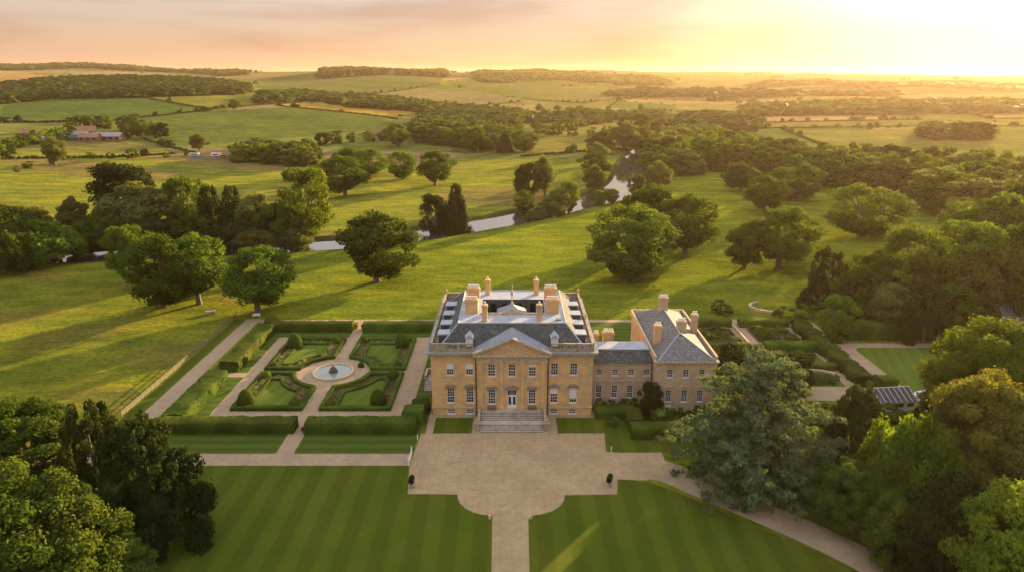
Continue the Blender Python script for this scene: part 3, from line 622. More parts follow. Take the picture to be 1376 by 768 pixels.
def urn(root, x, y, z, s=1.0, name='urn', m='trim_stone'):
    u = MB(); u.lathe(x, y, [(.22*s, z), (.22*s, z+.12*s), (.08*s, z+.2*s), (.3*s, z+.5*s), (.33*s, z+.7*s), (.18*s, z+.8*s), (.2*s, z+.86*s), (.05*s, z+1.05*s)], 10); return u.build(name, m, root, True)
house = empty('manor_house', (0, 0, 0)); tag(house, 'large honey stone country house with central pediment, front steps and grey lead roof', 'house')
BX = [-11.7, -8.05, -3.86, 0, 3.84, 8.03, 11.68]; HW = 15.3; HD = 31.5
W = MB(); ops_l, ops_c, ops_r = [], [], []
wins = []
for i, bx_ in enumerate(BX):
    cen = 2 <= i <= 4; y = -.6 if cen else 0
    lst = ops_c if cen else (ops_l if i < 2 else ops_r); off = {True: 6.6, False: 0}[cen]
    base = -6.6 if cen else (-HW if i < 2 else 6.6)
    for (z0, z1, rows) in ((8.25, 10.75, 4), (2.5, 5.65, 5), (.15, 1.15, 2)):
        if i == 3 and z0 == 2.5: lst.append((bx_-.95-base, bx_+.95-base, 1.56, 5.65)); continue
        if cen and z0 < 1: continue
        lst.append((bx_-.72-base, bx_+.72-base, z0, z1)); wins.append((i, bx_, y, z0, z1, rows))
facade(W, (-HW, 0), (1, 0), HW-6.6, 0, 12.6, ops_l); facade(W, (-6.6, -.6), (1, 0), 13.2, 0, 12.6, ops_c); facade(W, (6.6, 0), (1, 0), HW-6.6, 0, 12.6, ops_r)
for sx in (-6.6, 6.6): W.quad((sx, -.6, 0), (sx, 0, 0), (sx, 0, 12.6), (sx, -.6, 12.6))
SY = [3.2+i*4.18 for i in range(7)]
side_ops = []
for yy in SY: side_ops += [(yy-.7, yy+.7, 8.25, 10.75), (yy-.7, yy+.7, 2.5, 5.65)]
facade(W, (HW, 0), (0, 1), HD, 0, 12.6, [o for o in side_ops if not (3 < o[0] < 12 and False)])
facade(W, (-HW, HD), (0, -1), HD, 0, 12.6, [(HD-b, HD-a, c, d) for a, b, c, d in side_ops])
facade(W, (HW, HD), (-1, 0), 2*HW, 0, 12.6, [(HW-x-.7, HW-x+.7, z0, z1) for x in BX for z0, z1 in ((8.25, 10.75), (2.5, 5.65))])
W.build('wall', 'honey_stone', house)
for i, x, y, z0, z1, rows in wins:
    bl = 0; lab = None
    if z0 == 8.25 and i == 4: bl = .2; lab = 'upper window with its white blind slightly lowered'
    if z0 == 8.25 and i in (0, 1): bl = .5; lab = 'upper window with its white blind half lowered'
    if z0 == 2.5 and i == 5: bl = .4; lab = 'tall window with white blind partly lowered'
    if z0 == 2.5 and i == 6: bl = .75; lab = 'tall window with white blind nearly closed'
    window(house, x, y, z0, 1.44, z1-z0, 0, 4 if z0 < 1 else 3, rows, bl, label=lab)
for yy in SY:
    for z0, z1, r in ((8.25, 10.75, 4), (2.5, 5.65, 5)): window(house, HW, yy, z0, 1.4, z1-z0, math.pi/2, 3, r); window(house, -HW, yy, z0, 1.4, z1-z0, -math.pi/2, 3, r)
for x in BX:
    for z0, z1, r in ((8.25, 10.75, 4), (2.5, 5.65, 5)): window(house, x, HD, z0, 1.4, z1-z0, math.pi, 3, r)
# front door
d_ = MB(); y = -.42; d_.box(-.93, -.80, y, y+.12, 1.56, 5.6); d_.box(.80, .93, y, y+.12, 1.56, 5.6); d_.box(-.8, .8, y, y+.12, 5.45, 5.6); d_.box(-.8, .8, y, y+.12, 4.2, 4.38)
d_.box(-.05, .05, y+.002, y+.115, 1.6, 5.45)
for s in (-1, 1):
    c = s*.42; d_.box(c-.37, c-.25, y+.02, y+.1, 1.6, 4.2); d_.box(c+.25, c+.37, y+.02, y+.1, 1.6, 4.2); d_.box(c-.25, c+.25, y+.022, y+.098, 1.6, 2.35); d_.box(c-.25, c+.25, y+.022, y+.098, 4.06, 4.2); d_.box(c-.02, c+.02, y+.03, y+.09, 4.38, 5.45)
dr = d_.build('door', 'white_paint', house); p = MB(); p.box(-.79, .79, y+.055, y+.07, 1.62, 5.44); p.build('pane', 'glass', dr); p = MB(); p.box(-.14, -.08, y-.05, y+.05, 2.55, 2.75); p.build('handle', 'iron', dr)
# plinth course, string course, cornice, entablature
pl = MB()
for x0, x1, yf in ((-HW, -6.6, 0), (6.6, HW, 0)):
    pl.box(x0-.12 if x0 < 0 else x0, x1+.12 if x1 > 10 else x1, yf-.16, yf-.002, 1.42, 1.66)
pl.box(-6.7, -1.1, -.76, -.602, 1.32, 1.53); pl.box(1.1, 6.7, -.76, -.602, 1.32, 1.53)
for s in (-1, 1): pl.box(*sorted((s*(HW+.002), s*(HW+.16))), 0, HD, 1.42, 1.66)
pl.build('string_course', 'trim_stone', house)
co = MB()
for k, (o1, z0, z1) in enumerate(((.12, 11.75, 11.95), (.25, 12.25, 12.6), (.55, 12.6, 12.9), (.85, 12.9, 13.15))):
    for x0, x1, y0, y1 in ((-HW-o1, -6.6-.002, -o1, -.002), (6.602, HW+o1, -o1, -.002), (-HW-o1, -HW-.002, 0, HD+o1), (HW+.002, HW+o1, 0, HD+o1), (-HW, HW, HD+.002, HD+o1)): co.box(x0, x1, y0, y1, z0, z1)
co.build('cornice', 'trim_stone', house); 
for fb in ((-HW-.9, -7.4, -.9, -.25), (7.4, HW+.9, -.9, -.25), (-HW-.9, -HW-.1, -.24, HD+.9), (HW+.1, HW+.9, -.24, HD+.9)): cl_ = MB(); cl_.box(*fb, 13.152, 13.2); cl_.build('lead_flashing', 'lead', house)
en = MB(); en.box(-6.75, 6.75, -.85, -.602, 11.1, 11.35); en.box(-6.7, 6.7, -.78, -.602, 11.35, 12.3); en.box(-7.0, 7.0, -1.15, -.602, 12.3, 12.6); en.box(-7.3, 7.3, -1.5, -.602, 12.6, 12.9); en.build('entablature', 'trim_stone', house)
for x in (-5.88, -2.0, 1.98, 5.86):
    m = MB(); m.box(x-.48, x+.48, -.84, -.601, 1.56, 2.0); m.box(x-.38, x+.38, -.78, -.601, 2.0, 10.5); m.box(x-.48, x+.48, -.86, -.601, 10.5, 10.7); m.box(x-.42, x+.42, -.81, -.601, 10.7, 10.9); m.box(x-.5, x+.5, -.88, -.601, 10.9, 11.098); m.build('pilaster', 'honey_stone', house)
pd = MB(); pd.add([(-6.7, -.9, 12.9), (6.7, -.9, 12.9), (0, -.9, 15.85), (-6.7, -.5, 12.9), (6.7, -.5, 12.9), (0, -.5, 15.85)], [(0, 1, 2), (5, 4, 3)])
pdo = pd.build('pediment', 'honey_stone', house)
rk = MB()
for s in (-1, 1):
    for (ya, yb, t0, t1, ex) in ((-1.5, -.5, .0, .34, 7.35), (-1.25, -.5, -.22, .0, 6.9)):
        rk.add([(s*ex, ya, 12.9+t0), (s*ex, ya, 12.9+t1), (0, ya, 16.0+t1), (0, ya, 16.0+t0), (s*ex, yb, 12.9+t0), (s*ex, yb, 12.9+t1), (0, yb, 16.0+t1), (0, yb, 16.0+t0)], [(0, 1, 2, 3), (7, 6, 5, 4), (1, 5, 6, 2), (0, 3, 7, 4), (0, 4, 5, 1)])
rk.build('raking_cornice', 'trim_stone', house)
cv = MB()
for k, (r, z) in enumerate(((1.0, 14.05),)):
    cv.add([(-.55, -.99, 13.55), (.55, -.99, 13.55), (.6, -1.05, 14.3), (.0, -1.1, 14.75), (-.6, -1.05, 14.3), (-.5, -.9, 13.5), (.5, -.9, 13.5), (.6, -.9, 14.35), (0, -.9, 14.85), (-.6, -.9, 14.35)], [(0, 1, 2, 3, 4), (0, 5, 6, 1), (1, 6, 7, 2), (2, 7, 8, 3), (3, 8, 9, 4), (4, 9, 5, 0)])
rgc = random.Random(3)
for s in (-1, 1):
    for q in range(16):
        t = q/16; x = s*(.75+t*3.2); z = 13.35+.35*math.sin(q*1.9)+.7*(1-t)*rgc.random(); cv.tube((x, -.88, z), (x+s*.3, -1.02, z+.22), .13, .05, 5)
cv.build('carved_relief', 'trim_stone', pdo)
pr_ = MB()
for s in (-1, 1): pr_.quad((s*7.3, -1.45, 13.255), (0, -1.45, 16.36), (0, 4.9, 16.36), (s*7.3, 2.0, 13.255))
pr_.build('pediment_roof', 'lead', house)
# window hoods, alternately rounded and pointed
for i, x in enumerate(BX):
    y = -.6 if 2 <= i <= 4 else 0; m = MB(); k = 1.25 if i == 3 else 1; n = 9; P1 = []
    for q in range(n):
        t = q/(n-1)*2-1; P1.append((x+t*1.05*k, 5.95+(.62*math.sqrt(max(0, 1-t*t*.8))-.27 if i not in (3, 5) else .58*(1-abs(t)))))
    for q in range(n-1):
        (xa, za), (xb, zb) = P1[q], P1[q+1]; m.add([(xa, y-.42, za), (xb, y-.42, zb), (xb, y-.42, zb+.24), (xa, y-.42, za+.24), (xa, y-.002, za), (xb, y-.002, zb), (xb, y-.002, zb+.2), (xa, y-.002, za+.2)], [(0, 1, 2, 3), (3, 2, 6, 7), (0, 4, 5, 1)])
    m.box(x-1.0*k, x+1.0*k, y-.2, y-.002, 5.78, 5.94)
    for s in (-1, 1): m.box(x+s*.9*k-.12, x+s*.9*k+.12, y-.16, y-.002, 5.4, 5.78)
    m.build('window_hood', 'weathered_stone', house)
for s in (-1, 1):
    m = MB(); m.tube((s*6.85, -.12, 0), (s*6.85, -.12, 12.5), .09, .09, 8); m.box(s*6.85-.22, s*6.85+.22, -.3, -.02, 11.9, 12.4); m.build('drainpipe', 'iron', house)
# balustrades and urns
bl = MB(); balustrade(bl, (-HW+.1, .05), (-7.3, .05), 13.15, 14.75, 2.7, lambda i, k: i == 0); bl.build('balustrade', 'weathered_stone', house)
bl = MB(); balustrade(bl, (7.3, .05), (HW-.1, .05), 13.15, 14.75, 2.7, lambda i, k: i == k-1 and False); bl.build('balustrade', 'weathered_stone', house)
for s in (-1, 1): bl = MB(); balustrade(bl, (s*(HW-.1), .4), (s*(HW-.1), HD), 13.15, 14.75, 3.4, lambda i, k: i % 2 == 0); bl.build('balustrade', 'weathered_stone', house)
bl = MB(); balustrade(bl, (-HW+.4, HD-.05), (HW-.4, HD-.05), 13.15, 14.75, 3.4, lambda i, k: i % 2 == 0); bl.build('balustrade', 'weathered_stone', house)
for x, y in ((-HW+.1, HD-.1), (HW-.1, HD-.1), (-HW+.1, 13.8), (HW-.1, 13.8)): urn(house, x, y, 14.8)
# roof: gutter deck, slated slopes, lead flat with sunken well
rf = MB(); rf.add([(-HW+.3, .3, 13.2), (HW-.3, .3, 13.2), (HW-.3, HD-.3, 13.2), (-HW+.3, HD-.3, 13.2), (-13.9, 1.3, 13.204), (13.9, 1.3, 13.204), (13.9, 30.2, 13.204), (-13.9, 30.2, 13.204)], [(0, 1, 5, 4), (1, 2, 6, 5), (2, 3, 7, 6), (3, 0, 4, 7)]); rf.build('gutter', 'lead', house)
o_ = [(-13.9, 1.3), (13.9, 1.3), (13.9, 30.2), (-13.9, 30.2)]; i_ = [(-10.4, 5.1), (10.4, 5.1), (10.4, 26.2), (-10.4, 26.2)]
rf = MB(); rf.add([(x, y, 13.2) for x, y in o_]+[(x, y, 16.9) for x, y in i_], [(i, (i+1) % 4, 4+(i+1) % 4, 4+i) for i in range(4)]); roof = rf.build('roof', 'slate', house)
hp = MB()
for (a, b) in zip(o_, i_): hp.tube((*a, 13.25), (*b, 16.95), .16, .16, 6)
for i in range(4): hp.tube((*i_[i], 16.93), (*i_[(i+1) % 4], 16.93), .15, .15, 6)
hp.build('hip_roll', 'lead_pale', roof)
w_ = [(-6.2, 10.4), (6.6, 10.4), (6.6, 20), (-6.2, 20)]
fl = MB(); fl.add([(x, y, 16.9) for x, y in i_]+[(x, y, 16.9) for x, y in w_], [(i, (i+1) % 4, 4+(i+1) % 4, 4+i) for i in range(4)]); fl.build('flat_roof', 'lead_pale', roof)
wl = MB(); wl.add([(x, y, 16.9) for x, y in w_]+[(x, y, 11) for x, y in w_], [(i, (i+1) % 4, 4+(i+1) % 4, 4+i) for i in range(4)]+[(4, 5, 6, 7)]); well = wl.build('light_well', 'slate', house)
for x in (-4, -1.6, 1.6, 4.4): m = MB(); m.box(x-.5, x+.5, 19.9, 19.996, 14.2, 16.0); m.build('window', 'glass', well)
m = MB(); m.add([(-3.1, 11, 15.9), (3.1, 11, 15.9), (3.1, 17, 15.9), (-3.1, 17, 15.9), (0, 14, 17.9)], [(0, 1, 4), (1, 2, 4), (2, 3, 4), (3, 0, 4)]); m.box(-2.9, 2.9, 11.1, 16.9, 11, 15.9); m.build('lantern_roof', 'lead', house)
m = MB(); m.box(-6.4, 6.6, 10.1, 10.38, 16.904, 17.25); m.add([(-2, 10.05, 17.25), (2, 10.05, 17.25), (0, 10.05, 18.15), (-2, 10.4, 17.25), (2, 10.4, 17.25), (0, 10.4, 18.15)], [(0, 1, 2), (5, 4, 3), (1, 4, 5, 2), (0, 2, 5, 3)]); m.build('well_parapet', 'trim_stone', house)
m = MB(); m.lathe(0, 14, [(.35, 17.6), (.3, 18.2), (.10, 18.4), (.09, 19.7), (.42, 20.0), (.2, 20.25), (.46, 20.5), (.12, 20.8), (.08, 21.3), (.2, 21.5), (.03, 21.9)], 8); m.build('finial', 'trim_stone', house)
m = MB(); m.box(5.0, 6.3, 13.2, 14.6, 15.2, 16.7); m.tube((5.6, 13.9, 16.7), (5.6, 13.9, 17.4), .3, .3, 8); m.build('roof_plant', 'blue_paint', house)
m = MB(); m.box(8.6, 9.6, 6.6, 7.4, 16.905, 17.2); m.build('roof_hatch', 'lead', house)
for s in (-1, 1):
    chimney(house, s*8.15, 11.5, 2.6, 1.3, 16.5, 19.75, 6); chimney(house, s*8.15, 19.3, 2.6, 1.3, 16.5, 19.75, 6)
    chimney(house, s*5.3, 6.4, 1.0, 1.0, 16.5, 20.3, 1); chimney(house, s*5.3, 23.6, 1.0, 1.0, 16.5, 20.2, 1)
    m = MB(); m.box(s*7.5-.55, s*7.5+.55, 12.4, 18.4, 16.9, 17.7); m.build('roof_ridge_wall', 'trim_stone', house)
def dormer(x, y, ang, w_, d, z0, z1, gab):
    e = MB(); c, s = math.cos(ang), math.sin(ang); f = lambda a, b, z: (x+a*c-b*s, y+a*s+b*c, z)
    bx = [f(-w_/2, 0, z0), f(w_/2, 0, z0), f(w_/2, d, z0), f(-w_/2, d, z0), f(-w_/2, 0, z1), f(w_/2, 0, z1), f(w_/2, d, z1), f(-w_/2, d, z1)]
    e.add(bx, [(0, 1, 5, 4), (1, 2, 6, 5), (2, 3, 7, 6), (3, 0, 4, 7)]); o = e.build('dormer', 'slate' if gab == 0 else 'white_paint', house)
    r = MB(); q = .18
    if gab: r.add([f(-w_/2-q, -q, z1), f(w_/2+q, -q, z1), f(0, -q, z1+gab), f(-w_/2-q, d+.8, z1), f(w_/2+q, d+.8, z1), f(0, d+.8, z1+gab)], [(0, 1, 2), (0, 2, 5, 3), (1, 4, 5, 2)])
    else: r.add([f(-w_/2-q, -q, z1+.001), f(w_/2+q, -q, z1+.001), f(w_/2+q, d, z1+.001), f(-w_/2-q, d, z1+.001), f(-w_/2-q, -q, z1+.2), f(w_/2+q, -q, z1+.2), f(w_/2+q, d, z1+.3), f(-w_/2-q, d, z1+.3)], [(4, 5, 6, 7), (0, 1, 5, 4), (1, 2, 6, 5), (3, 0, 4, 7), (0, 3, 2, 1)])
    r.build('dormer_roof', 'lead_pale', o)
    wd = window(o, *f(0, 0, z0+.25), w_*.72, (z1-z0)*.78, ang, 2, 2, depth=-.03)
for x in (-8.1, 8.1): dormer(x, 1.55, 0, 1.35, 2.2, 13.5, 15.2, .7)
for y in (5.2, 10.8, 16.6, 22.6):
    dormer(14.2, y, math.pi/2, 2.3, 2.9, 13.2, 14.9, 0); dormer(-14.2, y, -math.pi/2, 2.3, 2.9, 13.2, 14.9, 0)
# front steps
st = MB(); zt = 1.52; st.box(-6.3, 6.3, -2.0, -.602, 0, zt); n1 = 5
for i in range(n1): st.box(-5.9+.1*0, 5.9, -2.0-.42*(i+1), -2.0-.42*i-.001, 0, zt-(i+1)*.155)
z2 = zt-n1*.155; y2 = -2-.42*n1; st.box(-5.9, 5.9, y2-1.3, y2-.001, 0, z2-.001)
for i in range(4): st.box(-5.9, 5.9, y2-1.3-.4*(i+1), y2-1.3-.4*i-.001, 0, z2-(i+1)*.148)
st.m = [0 if i % 6 == 1 else 1 for i in range(len(st.f))]; st.build('front_steps', ['step_stone', 'step_riser_shade'], house)  # pale treads; all other faces take the painted riser shade
for s in (-1, 1):
    m = MB(); pts = [(-.62, 0, 2.35), (-2.0, 0, 2.35), (y2, 0, 1.55), (y2-1.2, 0, 1.5)]
    for (ya, _, za), (yb, _, zb) in zip(pts[:-1], pts[1:]):
        x0, x1 = sorted((s*5.95, s*6.4)); m.add([(x0, ya, 0), (x1, ya, 0), (x1, ya, za), (x0, ya, za), (x0, yb, 0), (x1, yb, 0), (x1, yb, zb), (x0, yb, zb)], [(3, 2, 6, 7), (1, 5, 6, 2), (0, 3, 7, 4), (0, 1, 2, 3), (4, 7, 6, 5)])
    x0, x1 = sorted((s*5.85, s*6.95)); m.box(x0, x1, y2-2.3, y2-1.2, 0, 1.3); m.box(x0-.08, x1+.08, y2-2.38, y2-1.12, 1.3, 1.5)
    wl_ = m.build('step_wall', 'weathered_stone', house); urn(wl_, s*6.4, y2-1.75, 1.5, .9)
for s, lab in ((-1, 'dark wooden garden bench on the terrace left of the white front door'), (1, 'dark wooden garden bench on the terrace right of the white front door')):
    e = empty('garden_bench', (s*3.85, -1.05, zt)); tag(e, lab, 'bench', 'benches beside the front door')
    m = MB(); m.box(-.85, .85, -.25, .2, .42, .47); m.build('seat', 'wood', e)
    m = MB(); m.box(-.85, .85, .2, .25, .85, .95)
    for k in range(9): m.box(-.8+k*.19, -.74+k*.19, .205, .245, .47, .85)
    m.build('backrest', 'wood', e)
    for lx in (-.78, .78):
        m = MB(); m.box(lx-.04, lx+.04, -.24, -.16, 0, .65); m.box(lx-.04, lx+.04, -.16, .24, .6, .66); m.box(lx-.04, lx+.04, .16, .24, 0, .6); m.build('leg', 'wood', e)
# west stair with balustrade
m = MB(); m.box(-18.3, -HW-.18, 12.5, 16.5, 0, 1.5)
for k in range(6): m.box(-18.3, -16.2, 12.5-.34*(k+1), 12.5-.34*k-.001, 0, 1.5-.22*(k+1))
ws = m.build('side_stair', 'step_stone', house); m = MB(); balustrade(m, (-18.2, 16.4), (-18.2, 12.6), 1.5, 2.5, 2); balustrade(m, (-18.0, 16.4), (-15.6, 16.4), 1.5, 2.5, 2); m.build('stair_balustrade', 'trim_stone', ws)
# ------------------------------------------------------------------ east wing: link and pavilion
wing = empty('service_wing', (27, 2, 0)); tag(wing, 'lower pale stone wing with hip roofed pavilion, joined to the right of the house', 'house')
wing.location = (0, 0, 0)
W = MB(); LX = (17.1, 20.2, 23.3); UX = (17.1, 20.2, 23.3, 26.4); ops = [(x-.62-HW, x+.62-HW, 1.6, 4.3) for x in LX]+[(x-.62-HW, x+.62-HW, 6.35, 7.75) for x in UX]
facade(W, (HW+.01, 4), (1, 0), 27.9-HW, 0, 9, ops); W.quad((27.9, 13, 0), (HW, 13, 0), (HW, 13, 9), (27.9, 13, 9))
PX0, PX1, PY0, PY1, PZ = 27.5, 39, 1, 29, 10.7
pops = [(x-.6-PX0, x+.6-PX0, 7.3, 9.0) for x in (30.2, 33.25, 36.3)]+[(x-.6-PX0, x+.6-PX0, 2.2, 4.7) for x in (30.2, 33.25, 36.3)]
facade(W, (PX0, PY0), (1, 0), PX1-PX0, 0, PZ, pops)
so = [(y-.6, y+.6, a, b) for y in (3.5, 8, 12.5, 17, 21.5, 25.5) for a, b in ((7.3, 9), (2.2, 4.7))]
facade(W, (PX1, PY0), (0, 1), PY1-PY0, 0, PZ, so); facade(W, (PX1, PY1), (-1, 0), PX1-PX0, 0, PZ, pops)
W.quad((PX0, PY1, 0), (PX0, PY0, 0), (PX0, PY0, PZ), (PX0, PY1, PZ)); W.build('wall', 'pale_stone', wing)
for x in LX: window(wing, x, 4, 1.6, 1.24, 2.7, 0, 3, 5)
for x in UX: window(wing, x, 4, 6.35, 1.24, 1.4, 0, 3, 3)
for x in (30.2, 33.25, 36.3): window(wing, x, PY0, 7.3, 1.2, 1.7, 0, 3, 3); window(wing, x, PY0, 2.2, 1.2, 2.5, 0, 3, 5)
for y in (3.5, 8, 12.5, 17, 21.5, 25.5): window(wing, PX1, PY0+y, 7.3, 1.2, 1.7, math.pi/2, 3, 3); window(wing, PX1, PY0+y, 2.2, 1.2, 2.5, math.pi/2, 3, 5)
for x in (30.2, 33.25, 36.3): window(wing, x, PY1, 7.3, 1.2, 1.7, math.pi, 3, 3); window(wing, x, PY1, 2.2, 1.2, 2.5, math.pi, 3, 5)
m = MB()
for x in (30.2, 33.25, 36.3):
    for q in range(10):
        a0, a1 = math.pi*q/10, math.pi*(q+1)/10; r0, r1 = .85, 1.15; c = 4.72
        m.add([(x+r*math.cos(a), yy, c+r*.8*math.sin(a)) for yy in (PY0-.12, PY0-.002) for a, r in ((a0, r0), (a1, r0), (a1, r1), (a0, r1))], [(0, 1, 2, 3), (3, 2, 6, 7), (0, 4, 5, 1)])
m.build('window_arch', 'trim_stone', wing)
m = MB()
for o1, z0, z1 in ((.1, 9.75, 9.9), (.22, 10.2, 10.45), (.4, 10.45, 10.75)):
    m.box(PX0-o1, PX1+o1, PY0-o1, PY0-.002, z0, z1); m.box(PX1+.002, PX1+o1, PY0, PY1+o1, z0, z1); m.box(PX0-o1, PX0-.002, PY0, PY1+o1, z0, z1); m.box(PX0, PX1, PY1+.002, PY1+o1, z0, z1)
m.box(HW+.2, 27.3, 3.8, 3.998, 8.75, 9.0); m.box(HW+.2, PX0-.1, 3.85, 3.998, 5.2, 5.4); m.build('cornice', 'trim_stone', wing)
m = MB()
for x0, x1, y0, y1 in ((PX0-.3, PX0+.1, PY0+.5, PY1), (PX1-.1, PX1+.3, PY0+.5, PY1), (PX0+.1, PX1-.1, PY1-.1, PY1+.3)): m.box(x0, x1, y0, y1, 10.753, 11.5)
m.build('parapet', 'trim_stone', wing)
m = MB(); ez = 10.8; A = [(PX0+.15, PY0-.25, ez), (PX1-.15, PY0-.25, ez), (PX1-.15, PY1-.2, ez), (PX0+.15, PY1-.2, ez), (33.2, 7.6, 14.0), (33.2, 23, 14.0)]
m.add(A, [(0, 1, 4), (1, 2, 5, 4), (2, 3, 5), (3, 0, 4, 5)]); rf2 = m.build('roof', 'slate_pale', wing)
m = MB()
for a, b in ((0, 4), (1, 4), (2, 5), (3, 5), (4, 5)): m.tube(A[a], A[b], .13, .13, 6)
m.build('hip_roll', 'lead_pale', rf2)
m = MB(); m.add([(HW+.2, 3.7, 9.0), (27.5, 3.7, 9.0), (27.5, 6.3, 11.0), (HW+.2, 6.3, 11.0), (HW+.2, 6.3, 11.0), (27.5, 13.1, 9.2), (HW+.2, 13.1, 9.2), (27.5, 10.5, 11.05), (HW+.2, 10.5, 11.05)], [(0, 1, 2, 3), (7, 5, 6, 8)]); m.build('link_roof', 'slate', wing)
m = MB(); m.quad((HW+.2, 6.3, 11.0), (27.5, 6.3, 11.0), (27.5, 10.5, 11.05), (HW+.2, 10.5, 11.05)); m.tube((HW+.2, 6.3, 11.0), (27.6, 6.3, 11.0), .14, .14, 6); m.build('flat_roof', 'lead_pale', wing)
chimney(wing, 33.0, 22.5, 1.9, 1.2, 11.5, 16.6, 4, 'pale_stone'); chimney(wing, 29.0, 8.6, 1.3, 1.3, 11, 15.3, 2, 'honey_stone'); chimney(wing, 34.1, 10.2, 1.8, 1.2, 12.5, 15.6, 4, 'pale_stone'); chimney(wing, 38.1, 15.4, 1.2, 1.2, 10.8, 15.2, 2, 'pale_stone')
chimney(wing, 19.8, 12.6, 2.2, 1.0, 8.5, 12.4, 4, 'honey_stone'); chimney(wing, 17.3, 12.6, 1.0, .8, 8.5, 12.0, 2, 'honey_stone')
m = MB(); m.box(29.4, 30.8, PY0-.1, PY0+.05, 0, 1.6)
m.build('basement_door', 'white_paint', wing)
for x in (15.55, 27.3): m = MB(); m.tube((x, 3.85, 0), (x, 3.85, 8.9), .08, .08, 7); m.build('drainpipe', 'iron', wing)
# ------------------------------------------------------------------ hedges and topiary
def surf_cards(tri, dens, size, rg, jit=.06):
    """leaf cards over a list of quads"""
    q = np.array(tri); a = q[:, 0]; e1 = q[:, 1]-q[:, 0]; e2 = q[:, 3]-q[:, 0]; nrm = np.cross(e1, e2); ar = np.linalg.norm(nrm, axis=1); n = int(ar.sum()*dens)
    if n < 1: return np.zeros((0, 3)), np.zeros((0, 4), int), np.zeros(0)
    k = rg.choice(len(q), n, p=ar/ar.sum()); u, v = rg.uniform(0, 1, (2, n)); p = a[k]+e1[k]*u[:, None]+e2[k]*v[:, None]; nn = nrm[k]/ar[k][:, None]
    p = p+nn*rg.uniform(-.02, jit, n)[:, None]; nd_ = nn+rg.normal(size=(n, 3))*.7; nd_ /= np.linalg.norm(nd_, axis=1)[:, None]
    v_, f_ = cards(p, nd_, size, rg, 1.2); t = .5+.4*np.sin(p[:, 0]*.9+p[:, 1]*.6+p[:, 2])+rg.uniform(-.25, .25, n); return v_, f_, np.repeat(np.clip(t, 0, 1), 4)
def hedge(name, path, width, h, label, cat='hedge', group=None, m='hedge_leaf', dens=26, size=.2, lump=.12, step=.7, seed=1, closed=False, kind=None, taper=.0, z0=0):
    rg = np.random.default_rng(seed); pts = []
    PP = list(path)+([path[0]] if closed else [])
    for a, b in zip(PP[:-1], PP[1:]):
        L_ = math.dist(a, b); k = max(1, round(L_/step))
        for i in range(k): pts.append((a[0]+(b[0]-a[0])*i/k, a[1]+(b[1]-a[1])*i/k))
    if not closed: pts.append(PP[-1])
    n = len(pts); prof = [(-.5, .0), (-.52, .5), (-.49, .93), (-.40, 1.0), (0, 1.01), (.40, 1.0), (.49, .93), (.52, .5), (.5, .0)]; V = []
    for i, p in enumerate(pts):
        a = pts[(i-1) % n] if closed or i > 0 else p; b = pts[(i+1) % n] if closed or i < n-1 else p; d = np.array([b[0]-a[0], b[1]-a[1]]); d /= np.linalg.norm(d)+1e-9
        q1 = np.array([p[0]-a[0], p[1]-a[1]]); q2 = np.array([b[0]-p[0], b[1]-p[1]]); c = 1.0
        if np.linalg.norm(q1) > 0 and np.linalg.norm(q2) > 0: cs = np.dot(q1, q2)/(np.linalg.norm(q1)*np.linalg.norm(q2)); c = 1/math.sqrt(max(.3, (1+cs)/2))
        nn = np.array([-d[1], d[0]]); lw = 1+lump*.35*math.sin(i*.9+seed)+lump*rg.normal()*.3; lh = 1+lump*.22*math.sin(i*.63+seed*2)+lump*rg.normal()*.12
        row = []
        for s, t in prof: row.append((p[0]+nn[0]*s*width*c*lw*(1-taper*t)+rg.normal()*.05*width**.5, p[1]+nn[1]*s*width*c*lw*(1-taper*t)+rg.normal()*.05*width**.5, z0+t*h*lh+(rg.normal()*.04 if t > .5 else 0)))
        V.append(row)
    k = len(prof); vs = [v for r in V for v in r]; fs = []; m_ = n if closed else n-1
    for i in range(m_):
        for j in range(k-1): a = i*k+j; b = ((i+1) % n)*k+j; fs.append((a, a+1, b+1, b))
    quads = [[vs[q] for q in f] for f in fs]
    vs = np.array(vs); fs4 = np.array(fs)
    if not closed:
        e = []
        for i in (0, n-1):
            o = i*k; e += [(o, o+1, o+7, o+8), (o+1, o+2, o+6, o+7), (o+2, o+3, o+5, o+6)]
            for q in e[-3:]: quads.append([vs[w2] for w2 in (q if i == 0 else q[::-1])])
        fs4 = np.concatenate([fs4, np.array(e)])
    c = vs.mean(0); quads = np.array(quads)
    qc = quads.mean(1); nr = np.cross(quads[:, 1]-quads[:, 0], quads[:, 3]-quads[:, 0])
    cv_, cf_, ct_ = surf_cards(quads, dens, size, rg)
    Vt = np.concatenate([vs, cv_]); Ft = np.concatenate([fs4, cf_+len(vs)]); tt = np.r_[np.clip(.4+.3*np.sin(vs[:, 0]*.9+vs[:, 1]*.7), 0, 1), ct_]
    o = mesh_obj(name, Vt, Ft, m, tint=tt); return tag(o, label, cat, group, kind)
def hx(x0, x1, y0, y1, h, label, **k):
    if x1-x0 > y1-y0: c = (y0+y1)/2; return hedge('clipped_hedge', [(x0, c), (x1, c)], y1-y0, h, label, **k)
    c = (x0+x1)/2; return hedge('clipped_hedge', [(c, y0), (c, y1)], x1-x0, h, label, **k)
GH = 'clipped hedges round the formal garden'
hx(-64.5, -39.9, -7.6, -4.4, 2.2, 'long clipped hedge on the front edge of the formal garden, left of the gap', group=GH, seed=1)
hx(-37.8, -17.6, -7.6, -4.4, 2.2, 'long clipped front hedge of the formal garden, between gap and house', group=GH, seed=2)
hx(-20.4, -16.6, -4.3, -1.2, 2.9, 'taller square hedge block at the house end of the front hedge', group=GH, seed=3)
hx(-19.4, -16.3, .2, 3.2, 2.0, 'dark square bush clipped against the corner of the house', group=GH, seed=4)
